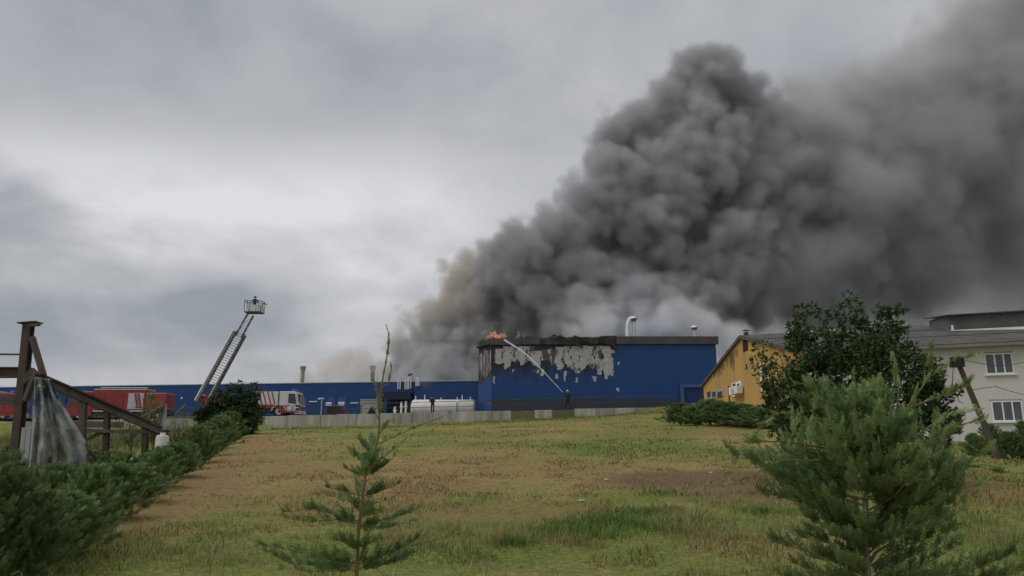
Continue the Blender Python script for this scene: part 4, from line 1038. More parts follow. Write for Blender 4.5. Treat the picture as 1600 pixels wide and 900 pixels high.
def fuzz(name, label, spots, n_each, hmin, hmax, wid, c0, c1, spread, lean):
    Vs = []; Ts = []; Cs = []; b = 0
    for (px_, py_, r_) in spots:
        cx_, cy_ = ground_px(px_, py_); n = n_each
        x = cx_ + rng.normal(0, r_, n); y = cy_ + rng.normal(0, r_*.8, n); z = H(x, y) - .01; h = rng.uniform(hmin, hmax, n)
        ox, oy = (x - cx_)/r_, (y - cy_)/r_; az = np.arctan2(oy, ox) + rng.normal(0, .9, n); ln = h*rng.uniform(.2, lean, n); w_ = wid*rng.uniform(.6, 1.4, n)
        dx, dy = np.cos(az), np.sin(az); sx, sy = -dy*w_/2, dx*w_/2; B = np.stack([x, y, z], 1)
        V = np.stack([B + np.stack([sx, sy, 0*h], 1), B - np.stack([sx, sy, 0*h], 1), B + np.stack([dx*ln*.35 - sx, dy*ln*.35 - sy, h*.65], 1), B + np.stack([dx*ln*.35 + sx, dy*ln*.35 + sy, h*.65], 1), B + np.stack([dx*ln, dy*ln, h*.9], 1)], 1).reshape(-1, 3)
        I = np.arange(n)[:, None]*5 + b; Ts.append(np.concatenate([I + [0,1,2], I + [0,2,3], I + [3,2,4]])); Vs.append(V); b += len(V)
        f = rng.uniform(0, 1, (n, 1)); Cs.append(np.repeat((np.array(c0)*(1-f) + np.array(c1)*f), 5, 0))
    me = np_mesh(name, np.concatenate(Vs), np.concatenate(Ts), M_GRASS); set_col(me, 'own', np.concatenate(Cs))
    return tag(link_mesh(name, me), label, name.replace('_', ' ')[:20], kind='stuff')
fuzz('dry_weed_stalks', 'dry pale weed stalks in the near grass at bottom right', [(1110,845,.30),(1170,850,.35),(1075,838,.25),(1060,820,.4),(700,830,.35),(760,850,.3),(1250,830,.3),(860,850,.35),(620,850,.3),(1560,850,.4),(330,880,.4),(1580,790,.5)], 220, .12, .38, .005, (.36,.28,.14), (.20,.15,.07), 1, 1.4)
fuzz('lush_grass_tufts', 'tall lush green grass tufts in the middle of the slope', [(900,825,.35),(930,815,.35),(960,812,.35),(985,805,.4),(1010,800,.35),(1000,822,.3),(880,832,.25),(800,850,.2),(495,870,.3),(1040,830,.3),(1190,800,.35),(850,835,.4),(1080,815,.4),(940,840,.4)], 360, .06, .18, .007, (.07,.15,.025), (.13,.21,.04), 1, 1.0)
WPX = [(px_, py_, 1.0) for px_, py_ in [(795,660),(815,658),(835,656),(850,657),(878,655),(890,653),(905,652),(925,653),(760,660),(960,650),(985,647),(1010,645),(1035,642),(1060,645),(700,664),(620,668),(560,669),(500,671),(450,671)]]
fuzz('wall_weeds', 'unmown grass growing up against the foot of the concrete wall', WPX, 300, .08, .30, .016, (.14,.135,.04), (.22,.19,.07), 1, .8)

fuzz('pale_hedge_weeds', 'pale flowering weeds at the foot of the hedge in the lower left', [(60,800,.3),(90,790,.25),(30,790,.3),(150,790,.3),(200,770,.3),(250,750,.3),(120,830,.3),(20,850,.3)], 260, .12, .45, .012, (.30,.28,.20), (.13,.17,.06), 1, .7)

fuzz('ruin_weeds', 'tall tangled weeds covering the ground round the ruined frame', [(x_, y_, 1.6) for x_, y_ in [(20,700),(60,690),(95,705),(120,690),(150,700),(175,690),(200,700),(225,690),(260,690),(285,682),(40,712),(140,715),(5,690),(100,680),(190,680),(290,672),(230,678),(160,676),(60,676),(20,672)]], 420, .25, .95, .022, (.10,.125,.04), (.20,.19,.085), 1, .6)
# ------------------------------------------------------------------ fire engines in the yard
M_RED = worn('fire_red', (.30,.028,.030), (.19,.022,.024), .35, scale=2, amount=.5, spec=.5)
M_RED2 = worn('faded_red', (.30,.055,.045), (.2,.04,.035), .5, scale=2, amount=.5)
M_TYRE = worn('rubber', (.018,.018,.019), (.04,.036,.03), .9, scale=5)
M_ALU = worn('shutter_alu', (.55,.56,.58), (.38,.38,.39), .4, .3, scale=2)
M_VGL = worn('vehicle_glass', (.015,.02,.035), (.03,.035,.05), .08, scale=1, spec=.7)
M_BLK = worn('black_trim', (.02,.02,.022), None, .6, scale=3)
M_WHT = worn('vehicle_white', (.62,.61,.60), (.55,.54,.52), .35, scale=2, amount=.4, spec=.5)
def emit(name, col, st):
    s = NT(name); s.bsdf(col, .3, Emission_Color=(*col, 1), Emission_Strength=st); return s.mat
M_BLUEL = worn('blue_beacon', (.03,.08,.5), None, .2, scale=2, spec=.6)
def wheel(par, x, y, r, w_=.34):
    wh = empty('wheel', (x, y, r), parent=par)
    n = 20; m = MB()
    for rr in ((r, 0), (r*.62, 1)): pass
    m.tube([(0,-w_/2,0),(0,-w_/2+.05,0),(0,w_/2-.05,0),(0,w_/2,0)], [r*.93, r, r, r*.93], n).build('tyre', M_TYRE, wh, True)
    MB().tube([(0,-w_/2-.012,0),(0,-w_/2+.02,0)], [r*.58,r*.58], n).build('rim', M_ALU, wh, True)
    MB().tube([(0,-w_/2-.06,0),(0,-w_/2-.012,0)], [r*.16,r*.2], 10).build('hub', M_RED, wh, True)
def shutter(par, x0, x1, z0, z1, yf, mat=None):
    o = MB().box(x0, x1, yf-.03, yf-.004, z0, z1).build('shutter', mat or M_ALU, par)
    z = z0 + .05
    s = MB()
    while z < z1 - .03: s.box(x0+.02, x1-.02, yf-.042, yf-.031, z, z+.07); z += .11
    s.build('slats', mat or M_ALU, o); MB().box(x0+.1, x1-.1, yf-.07, yf-.043, z0+.04, z0+.09).build('handle', M_BLK, o); return o
def cab(par, x0, x1, h, W_, lower, upper, z0=.45, crew=True):
    """Cab with its nose at x1, side towards -Y."""
    L_ = x1 - x0; hw_ = W_/2
    prof = [(x0,z0),(x1-.05,z0),(x1,z0+.35),(x1-.02,h*.50),(x1-.34,h*.97),(x1-.55,h),(x0,h)]
    MB().prism(prof, 'y', -hw_, hw_).build('cab_shell', upper, par, bevel=.04)
    MB().prism([(x0+.01,z0),(x1+.01,z0),(x1+.03,z0+.35),(x1+.02,h*.43),(x0+.01,h*.43)], 'y', -hw_-.012, hw_+.012).build('cab_lower', lower, par)
    MB().add([(x1+.006,-hw_+.14,h*.53),(x1+.006,hw_-.14,h*.53),(x1-.30,hw_-.2,h*.93),(x1-.30,-hw_+.2,h*.93)], [(0,1,2,3)]).build('windscreen', M_VGL, par)
    dw = .95
    dx = x1 - .35 - dw
    d = MB().box(dx, dx+dw, -hw_-.03, -hw_-.013, z0+.25, h*.95).build('door', upper, par)
    MB().add([(dx+.08,-hw_-.042,h*.55),(dx+dw+.02,-hw_-.042,h*.50),(dx+dw-.16,-hw_-.042,h*.91),(dx+.08,-hw_-.042,h*.91)], [(0,1,2,3)]).build('side_window', M_VGL, d)
    MB().box(dx+.06, dx+.22, -hw_-.06, -hw_-.031, h*.46, h*.48).build('handle', M_BLK, d)
    if crew and L_ > 2.2:
        c = MB().box(x0+.12, dx-.06, -hw_-.03, -hw_-.013, z0+.25, h*.95).build('crew_door', upper, par)
        MB().box(x0+.22, dx-.16, -hw_-.042, -hw_-.031, h*.55, h*.90).build('side_window', M_VGL, c)
    MB().box(x1-.5, x1+.14, -hw_, hw_, z0-.12, z0+.22).build('bumper', M_WHT, par, bevel=.03)
    for s in (-1, 1): MB().box(x1+.02, x1+.06, s*(hw_-.3)-.17, s*(hw_-.3)+.17, z0+.26, z0+.46).build('headlight', M_ALU, par)
    MB().box(x1-1.0, x1-.6, -hw_+.2, hw_-.2, h+.005, h+.22).build('beacon', M_BLUEL, par, bevel=.03)
    m = MB(); m.bar((x1-.18,-hw_-.02,h*.86),(x1+.05,-hw_-.30,h*.84),.04).box(x1-.02,x1+.06,-hw_-.42,-hw_-.22,h*.58,h*.83); m.build('mirror', M_BLK, par)

# --- ladder truck
TY = 84.0; x1 = at(469.5, 630, TY - 1.25).x; L_ = 10.4
lt_ = empty('ladder_truck', (x1, TY, YARD))
tag(lt_, 'white and red ladder fire truck with raised ladder behind the bush', 'fire truck')
hc = at(455, 611.5, TY - 1.25).z - YARD
cab(lt_, -2.35, -.12, hc, 2.5, M_RED, M_WHT, crew=False)
MB().box(-L_, -2.45, -1.2, 1.2, .55, .95).build('chassis', M_BLK, lt_)
MB().box(-5.2, -2.42, -1.25, 1.25, .95, hc-.02).build('body', M_WHT, lt_, bevel=.03)
MB().box(-L_, -5.22, -1.25, 1.25, .95, 1.75).build('platform', M_RED, lt_, bevel=.03)
MB().box(-5.2, -2.42, -1.262, -1.251, .95, 1.35).build('skirt', M_RED, lt_)
for i, xx in enumerate((-4.7,-4.25,-3.75,-3.3)):
    MB().add([(xx,-1.268,2.9),(xx+.14,-1.268,2.9),(xx+.62,-1.268,1.36),(xx+.48,-1.268,1.36)], [(0,1,2,3)]).build('stripe', M_RED, lt_)
for z in (2.55, 2.75): MB().box(-5.1,-4.3,-1.272,-1.268,z,z+.09).build('stripe', M_RED, lt_)
MB().bar((-2.40,-1.28,.95),(-2.40,-1.28,hc),.06).build('cab_gap', M_BLK, lt_)
for s in (-1.05, 1.05):
    for xx in (-2.3, -6.9, -9.2): wheel(lt_, xx, s, .60)
m = MB(); a0 = [(math.cos(t)*.68, math.sin(t)*.68) for t in np.linspace(.1, math.pi-.1, 9)]
for i in range(8): m.bar((-2.3+a0[i][0]*1.15,-1.27,.6+a0[i][1]*1.15), (-2.3+a0[i+1][0]*1.15,-1.27,.6+a0[i+1][1]*1.15), .09, .07, up=(0,1,0))
m.build('wheel_arch', M_WHT, lt_)
MB().box(-1.4,-.15,-1.285,-1.262,.62,1.35).build('step_panel', M_WHT, lt_)
for z in (.72, 1.08): MB().box(-.5,-.12,-1.30,-1.286,z,z+.22).build('step', M_BLK, lt_)
# ladder
Bv = at(308, 622, TY - .6); Tv = at(366, 516, TY - 1.6); o = lt_.location
ax = (Tv - Bv); LL = ax.length; ax.normalize(); vv = Vector((0, 1, 0)); u_ = ax.cross(vv).normalized(); u_ = u_ if u_.x > 0 else -u_; vv = u_.cross(ax).normalized(); vv = vv if vv.y > 0 else -vv
n1 = u_*.8 + vv*.6; n2 = u_*.6 - vv*.8
MB().cyl((Bv.x - o.x + .9, .0), .9, 1.76, 2.1, 20).build('turntable', M_RED, lt_, True)
MB().bar((Bv.x - o.x + .6, .0, 2.1), tuple(Bv - o + ax*.5 + n1*.5), .5, .4).build('ladder_mount', M_RED, lt_)
def ladder_section(t0, t1, W_, Hh, rail, name, mats, off=0.0, pitch=.42):
    sec = empty(name, (0,0,0), parent=lt_)
    A = Bv - o + ax*t0 + n1*(.65 - W_/2) + n2*off; B = Bv - o + ax*t1 + n1*(.65 - W_/2) + n2*off
    for k in (0, 1):
        MB().bar(A + n1*W_*k, B + n1*W_*k, rail, rail*1.3, up=tuple(n1)).build('rail', mats[0], sec)
        MB().bar(A + n1*W_*k + n2*Hh, B + n1*W_*k + n2*Hh, rail*.45, rail*.45, up=tuple(n1)).build('hand_rail', mats[1], sec)
        m = MB(); t = 0; s = 0; ln = (B - A).length
        while t + pitch < ln:
            a_, b_ = A + ax*t + n1*W_*k, A + ax*(t+pitch) + n1*W_*k
            m.bar(a_ + n2*(Hh if s else rail*.4), b_ + n2*(rail*.4 if s else Hh), .045); m.bar(a_ + n2*rail*.4, a_ + n2*Hh, .04); t += pitch; s ^= 1
        m.build('lattice', mats[1], sec)
    m = MB(); t = .1; ln = (B - A).length
    while t < ln: m.bar(A + ax*t, A + ax*t + n1*W_, .026); t += .30
    m.build('rungs', mats[1], sec)
M_LAD = worn('ladder_grey', (.64,.65,.66), (.50,.50,.51), .45, .2, scale=2); M_LADD = worn('ladder_lattice', (.12,.122,.126), None, .6)
ladder_section(-.3, LL, 1.2, .62, .31, 'ladder_base_section', (M_LAD, M_LADD))
ladder_section(.6, LL + .15, .9, .5, .11, 'ladder_middle_section', (M_LAD, M_LADD), .12)
tpB = at(384, 487, TY - 1.9); tl = (tpB - Bv).dot(ax)
ladder_section(LL - .4, tl, .66, .5, .09, 'ladder_top_section', (M_LADD, M_LADD), .22, .34)
# rescue basket
bk0 = at(384, 489, TY - 2.2); bk1 = at(410.5, 471, TY - 2.2); bw = bk1.x - bk0.x; bh = bk1.z - bk0.z
bk = empty('basket', Vector((bk0.x, bk0.y - .6, bk0.z)) - o, parent=lt_)
MB().box(0, bw, 0, 1.4, 0, .08).build('floor', M_LADD, bk)
MB().box(bw*.30, bw, -.02, .02, .1, bh*.62).build('side_panel', M_LAD, bk); MB().box(bw-.02, bw+.02, .03, 1.4, .1, bh*.62).build('side_panel', M_LAD, bk); MB().box(0, bw, 1.38, 1.42, .1, bh*.5).build('side_panel', M_LADD, bk)
for xx in (0, bw*.18, bw*.36, bw*.72, bw*.86, bw):
    for yy in (0, 1.4): MB().bar((xx,yy,.08),(xx,yy,bh),.05).build('post', M_LADD, bk)
for yy in (0, 1.4):
    for z in (bh, bh*.8): MB().bar((0,yy,z),(bw,yy,z),.05).build('guard_rail', M_LADD, bk)
for xx in (0, bw): MB().bar((xx,0,bh),(xx,1.4,bh),.05).build('guard_rail', M_LADD, bk)
MB().box(bw*.9,bw*1.02,-.12,.1,bh*.5,bh*.95).build('control_box', M_LAD, bk)
MB().tube([(bw,.5,bh*.75),(bw+.25,.5,bh*.8),(bw+.5,.5,bh*.72)], .06, 8).build('monitor_nozzle', M_LADD, bk)

# --- red engine behind the ruined frame
def engine(px_rear, px_front, pyt, Yc, label, mats, flip, panels):
    a = at(px_rear, 630, Yc - 1.25).x; b = at(px_front, 630, Yc - 1.25).x; Ln = abs(b - a)
    r = empty('fire_engine', (b, Yc, YARD), 0.0); hc_ = at((px_rear+px_front)/2, pyt, Yc - 1.25).z - YARD
    if flip: r.scale = (-1, 1, 1)
    tag(r, label, 'fire engine'); red, wht = mats
    cab(r, -3.0, -.12, hc_ - .2, 2.5, red, red)
    MB().box(-Ln, -3.05, -1.1, 1.1, .55, .9).build('chassis', M_BLK, r)
    MB().box(-Ln, -3.05, -1.25, 1.25, .9, hc_).build('body', red, r, bevel=.03)
    MB().box(-Ln, -3.05, -1.27, 1.27, hc_+.003, hc_+.10).build('roof_rail', wht, r)
    MB().box(-Ln+.02, -3.1, -1.262, -1.251, .92, 1.05).build('white_stripe', wht, r)
    for x0, x1_, k in panels:
        sh_ = shutter(r, x0, x1_, 1.12, hc_ - .38, -1.25, M_ALU if k else red)
        if k == 2:
            for q in (.1, .45): MB().add([(x0+q,-1.296,1.3),(x0+q+.28,-1.296,1.3),(x0+q+.72,-1.296,hc_-.42),(x0+q+.44,-1.296,hc_-.42)], [(0,1,2,3)]).build('stripe', M_RED, sh_)
    for s in (-1.05, 1.05):
        for xx in (-1.5, -Ln + 2.2): wheel(r, xx, s, .5)
    m = MB(); m.bar((-Ln+.3,-.6,hc_+.32),(-3.4,-.6,hc_+.32),.05).bar((-Ln+.3,-.1,hc_+.32),(-3.4,-.1,hc_+.32),.05)
    q = -Ln + .5
    while q < -3.5: m.bar((q,-.6,hc_+.32),(q,-.1,hc_+.32),.035); q += .35
    for q in (-Ln+.4, -3.5): m.bar((q,-.6,hc_+.1),(q,-.6,hc_+.32),.04).bar((q,-.1,hc_+.1),(q,-.1,hc_+.32),.04)
    m.build('roof_ladder', M_ALU, r); return r
engine(226, 104, 609, 90.0, 'red fire engine with white roof and striped shutter behind the ruined beam', (M_RED, M_WHT), True, [(-4.4,-3.3,0),(-6.6,-4.6,0),(-8.9,-7.1,2)])
engine(-95, 27, 611, 90.0, 'red fire engine with white side locker at the left edge', (M_RED, M_WHT), False, [(-4.6,-3.3,2),(-6.4,-4.9,1),(-8.2,-6.8,1)])
# red-brown tanker body behind the pale sapling
a = at(227, 612, 89).x; b = at(262, 612, 89).x; tk = empty('tank_truck', (a, 90, YARD)); ln = b - a; ht = at(240, 614, 89).z - YARD
tag(tk, 'faded red tank truck parked behind the light green young tree', 'truck')
MB().box(0, ln, -1.2, 1.2, .95, ht).build('body', M_RED2, tk, bevel=.08); MB().box(-.1, ln+.2, -1.0, 1.0, .55, .94).build('chassis', M_BLK, tk)
MB().box(.5, 1.3, -1.22, -1.201, ht-.75, ht-.45).build('hatch', M_BLK, tk)
for xx in (.7, ln-.7):
    for s in (-1.02, 1.02): wheel(tk, xx, s, .48)

# --- maroon van by the dock doors
a = at(509, 640, 96).x; b = at(543, 640, 96).x; van = empty('parked_van', (a, 97, YARD)); ln = b - a; M_MAR = worn('maroon', (.07,.022,.045), (.04,.015,.03), .35, scale=2, spec=.5)
tag(van, 'dark maroon van parked in front of the dock doors', 'van')
h_ = at(520, 633.5, 96).z - YARD
MB().prism([(0,.35),(ln,.35),(ln,h_*.55),(ln-.25,h_*.6),(ln-.75,h_),(.15,h_),(0,h_*.6)], 'y', -.9, .9).build('body', M_MAR, van, bevel=.05)
for x0, w_ in ((.2,.75),(1.1,.6)): MB().box(x0, x0+w_, -.915, -.902, h_*.60, h_*.92).build('side_window', M_VGL, van)
for xx in (.55, ln-.6):
    for s in (-.78, .78): wheel(van, xx, s, .32, .2)

# --- white storage tank, shelter, cabin, lamp post
ta = at(641, 634, 92); tb_ = at(742, 634, 92); rt = (at(700, 623.5, 92).z - YARD - .35)/2
tk = empty('storage_tank', (ta.x, 93, YARD)); tag(tk, 'long white horizontal storage tank behind the railing', 'tank'); ln = tb_.x - ta.x; zc = .35 + rt
MB().tube([(0,0,zc),(.08,0,zc),(.3,0,zc),(ln-.3,0,zc),(ln-.08,0,zc),(ln,0,zc)], [rt*.55,rt*.85,rt,rt,rt*.85,rt*.55], 24).build('shell', worn('tank_white', (.66,.63,.58), (.45,.42,.38), .5, scale=1, amount=.6), tk, True)
for xx in (1.2, ln-1.2): MB().box(xx-.15, xx+.15, -rt*.8, rt*.8, 0, zc-rt*.75).build('saddle', M_STEEL, tk)
for xx, hh_ in ((.5,.45),(1.6,.6),(ln-1.6,.55),(ln-2.2,.3),(ln-.6,.35),(3.6,.25)): MB().tube([(xx,0,zc+rt-.05),(xx,0,zc+rt+hh_)], .06, 8).build('fitting', M_WHITE, tk, True)
sa = at(596, 640, 94); sb2 = at(640, 640, 94); st_ = at(600, 609.5, 94).z - YARD
sh_ = empty('shelter', (sa.x, 95, YARD)); tag(sh_, 'dark blue open shelter below the white vent pipes', 'shelter'); ln = sb2.x - sa.x; M_NAVY = worn('navy_sheet', (.010,.018,.045), (.02,.02,.03), .6, scale=1)
MB().add([(-.2,-.4,st_-.25),(ln+.1,-.4,st_-.25),(ln+.1,3,st_),(-.2,3,st_),(-.2,-.4,st_-.15),(ln+.1,-.4,st_-.15),(ln+.1,3,st_+.1),(-.2,3,st_+.1)], [(3,2,1,0),(4,5,6,7),(0,1,5,4),(1,2,6,5),(2,3,7,6),(3,0,4,7)]).build('roof', M_NAVY, sh_)
MB().box(0, ln, 2.8, 2.9, 0, st_-.05).build('back_wall', M_NAVY, sh_); MB().box(-.1, ln, -.4, -.3, st_-1.1, st_-.26).build('valance', M_NAVY, sh_)
for xx in (.05, ln*.5, ln-.05): MB().bar((xx,-.2,0),(xx,-.2,st_-.3),.1).build('post', M_STEEL, sh_)
for i, (px_, pyt) in enumerate(((617,635.5),(627,628),(634,627))):
    p = at(px_, 640, 90); t = at(px_, pyt, 90).z - YARD; q = empty('standpipe', (p.x, 90, YARD))
    tag(q, ['short white standpipe left of the taller pair under the shelter', 'white standpipe in the middle of three under the shelter', 'white standpipe beside the left end of the storage tank'][i], 'standpipe', 'white standpipes in the yard')
    MB().tube([(0,0,0),(0,0,t-.1),(0,0,t)], [.13,.13,.08], 10).build('pipe', M_WHITE, q, True); MB().tube([(-.2,0,t*.7),(.25,0,t*.7)], .07, 8).build('branch', M_WHITE, q, True); MB().box(-.2,.2,-.2,.2,0,.05).build('foot_plate', M_STEEL, q)
ca_ = at(560, 640, 95); cb = at(593, 640, 95); ct = at(570, 624, 95).z - YARD
cbn = empty('site_cabin', (ca_.x, 96, YARD)); tag(cbn, 'beige cabin with a dark pointed opening beside the shelter', 'cabin'); ln = cb.x - ca_.x; M_BEI = worn('beige_panel', (.42,.40,.36), (.28,.26,.22), .8, scale=1)
MB().box(0, ln, 0, 2.4, 0, ct).build('wall', M_BEI, cbn, bevel=.02)
MB().box(-.05, ln+.05, -.06, 2.5, ct+.002, ct+.08).build('roof', M_ALU, cbn)
MB().prism([(.3,.0),(ln-.05,0),(ln-.2,.55),(ln*.55,ct*.72),(.55,.5)], 'y', -.012, -.002).build('opening', M_BLK, cbn)
MB().bar((.5,-.04,.62),(ln-.15,-.04,.62),.04).build('rail', M_WHITE, cbn)
p = at(502, 640, 90); t = at(502, 620.5, 90).z - YARD; lp = empty('lamp_post', (p.x, 90, YARD)); tag(lp, 'thin pale lamp post with a short cross arm in front of the low factory', 'lamp post')
MB().tube([(0,0,0),(0,0,t)], [.08,.06], 8).build('pole', M_GALV, lp, True); MB().bar((-.4,0,t-.15),(.25,0,t-.15),.09,.12).build('cross_arm', M_WHITE, lp); MB().box(-.5,-.2,-.1,.1,t-.28,t-.2).build('lamp_head', M_WHITE, lp)

# ------------------------------------------------------------------ ruined steel frame with a hanging sheet, left
M_RUST = worn('rusty_steel', (.105,.075,.055), (.045,.038,.034), .85, scale=2.5, amount=.9, bump=.01)
M_OLDW = worn('grey_old_steel', (.17,.15,.13), (.08,.068,.058), .85, scale=3, amount=.9)
RYd = 22.0
rf = empty('ruined_frame', (at(30, 745, RYd).x, RYd, Hs(at(30,745,RYd).x, RYd))); o = rf.location
tag(rf, 'rusty ruined steel frame with a tall post and a collapsed beam', 'ruin')
def rp(px_, py_, Y_=RYd): return at(px_, py_, Y_) - o
def ibeam(name, a, b, w_, h_, mat, up=(0,0,1), tk_=.035):
    a = Vector(a); b = Vector(b); d = (b-a).normalized(); u = Vector(up)
    if abs(d.dot(u)) > .95: u = Vector((0,1,0))
    r = d.cross(u).normalized(); u = r.cross(d).normalized(); m = MB()
    m.bar(a + u*(h_/2), b + u*(h_/2), w_, tk_, up=tuple(u)); m.bar(a - u*(h_/2), b - u*(h_/2), w_, tk_, up=tuple(u)); m.bar(a, b, tk_, h_ - tk_ - .004, up=tuple(u)); return m.build(name, mat, rf)
foot = Vector((rp(22,760).x, 0, -.1)); topp = rp(45, 507)
ibeam('post', foot, topp, .21, .23, M_RUST, up=(0,1,0))
MB().add([topp+Vector(q) for q in [(-.20,-.25,.0),(.30,-.2,.05),(.30,.2,.05),(-.20,.2,0),(-.20,-.25,.03),(.30,-.2,.08),(.30,.2,.08),(-.2,.2,.03)]], [(3,2,1,0),(4,5,6,7),(0,1,5,4),(1,2,6,5),(2,3,7,6),(3,0,4,7)]).build('cap_plate', M_RUST, rf)
MB().bar(rp(46,508.5,21.7), rp(62,507,21.7), .10, .08).build('bracket', M_RUST, rf)
ibeam('beam', rp(-60,582), rp(38,582), .25, .27, M_RUST)
MB().bar(rp(-60,553), rp(42,554), .05, .05).build('tie_rod', M_RUST, rf); MB().bar(rp(-60,625), rp(42,626), .04, .04).build('tie_rod', M_RUST, rf)
MB().bar(rp(50,527,21.9), rp(68,587,21.7), .14, .12).build('brace', M_RUST, rf)
MB().bar(rp(34,600,21.7), rp(55,578,21.7), .15, .2).build('gusset', M_RUST, rf); MB().bar(rp(40,626,21.7), rp(56,582,21.6), .13, .15).build('gusset', M_RUST, rf)
ibeam('collapsed_beam', rp(52,588,21.8), rp(262,678,27), .15, .20, M_OLDW)
MB().bar(rp(62,584,21.6), rp(256,668,26.8), .07, .05).build('batten', M_RUST, rf)
ibeam('short_post', rp(127,705,23.6), rp(131,625,23.6), .17, .16, M_OLDW, up=(0,1,0)); ibeam('short_post', rp(165,705,24.8), rp(168,645,24.8), .15, .14, M_RUST, up=(0,1,0))
ibeam('short_post', rp(226,712,26.2), rp(227,662,26.2), .17, .16, M_RUST, up=(0,1,0)); MB().bar(rp(246,700,26.9), rp(248,668,26.9), .14, .12).build('stub_post', M_OLDW, rf)
MB().bar(rp(100,672,23.2), rp(258,676,27), .12, .10).build('rail', M_OLDW, rf); MB().bar(rp(100,662,27), rp(190,664,30), .20, .22).build('rail', M_OLDW, rf); MB().bar(rp(128,690,23.7), rp(165,672,24.8), .10, .10).build('strut', M_RUST, rf)
MB().bar(rp(212,658,26), rp(256,634,26.6), .10, .09).build('strut', M_OLDW, rf); MB().bar(rp(256,632,26.6), rp(246,668,26.6), .09, .08).build('strut', M_OLDW, rf); MB().bar(rp(257,632,26.7), rp(256,672,26.7), .14, .05).build('sheet_strip', M_GALV, rf)
MB().bar(rp(276,646,40), rp(290,632,40), .12, .12).build('strut', M_OLDW, rf); MB().bar(rp(262,652,40), rp(305,652,40), .10, .10).build('strut', M_OLDW, rf)
# hanging translucent sheet
def sheet():
    nu, nv = 26, 26; V = []; Tt = []
    TL, TR = (54, 589), (80, 592); BL, BR = (44, 748), (152, 716)
    for j in range(nv+1):
        v = j/nv
        for i in range(nu+1):
            u = i/nu
            lx = TL[0] + (BL[0]-TL[0])*v**1.3; ly = TL[1] + (BL[1]-TL[1])*v
            rx = TR[0] + (BR[0]-TR[0])*v**1.15; ry = TR[1] + (BR[1]-TR[1])*v**.95
            px_ = lx + (rx-lx)*u; py_ = ly + (ry-ly)*u + 30*v*u*(1-u)*1.6
            dep = 21.4 + .35*math.sin(u*13 + v*2.0)*(.25+.75*v)*.5 + .14*math.sin(u*29+v*6)*(.2+v) + .10*mnoise.noise(Vector((u*9, v*4, 2)))*2 + .06*mnoise.noise(Vector((u*22, v*9, 5)))*2 + .9*u*v + .05*math.sin(v*21+u*7)
            V.append(tuple(rp(px_, py_, dep)))
    for j in range(nv):
        for i in range(nu): a = j*(nu+1)+i; Tt.append((a, a+1, a+nu+2, a+nu+1))
    me = bpy.data.meshes.new('sheet'); me.from_pydata(V, [], Tt); me.polygons.foreach_set('use_smooth', [True]*len(Tt)); me.update(); return me
def tarp_mat():
    s = NT('dirty_plastic_sheet'); n1 = s.noise(s.pos(True,(1,1,.6)), 1.1, 5, .6); n2 = s.noise(s.pos(), 5, 5, .65)
    c = s.mix(s.ramp(n2, [(.4,0.0),(.7,.8)]), (.40,.415,.385), (.20,.205,.19)); c = s.mix(s.ramp(n1, [(.50,0.0),(.58,.85)]), c, (.045,.055,.065))
    q = s.bsdf(c, .55, spec=.3, bump=n2, bump_d=.03); al = s.ramp(n2, [(.34,.15),(.50,.93)]); s.l(al, q.inputs['Alpha']); return s.mat
sme = sheet(); M_TARP = tarp_mat()
so_ = link_mesh('plastic_sheet', sme, M_TARP); so_.location = o
md = so_.modifiers.new('thick', 'SOLIDIFY'); md.thickness = .012
tag(so_, 'torn dirty grey plastic sheet hanging from the rusty frame', 'plastic sheet')
cs = empty('metal_sheet', at(38, 745, 20.8)); cs.location.z = Hs(cs.location.x, 20.8) - .1; tag(cs, 'narrow upright pale metal sheet leaning on the rusty post', 'metal sheet')
q0 = at(37, 668, 20.8) - cs.location; q1 = at(31, 742, 20.8) - cs.location
m = MB()
for i in range(4):
    d = Vector((.075*i, .03*(i % 2), 0)); m.bar(q1 + d + Vector((0,0,-.5)), q0 + d, .09, .012, up=(.3 if i % 2 else -.3, 1, 0))
m.build('corrugated_strip', worn('pale_zinc', (.42,.44,.46), (.26,.27,.28), .5, .3, scale=3), cs)
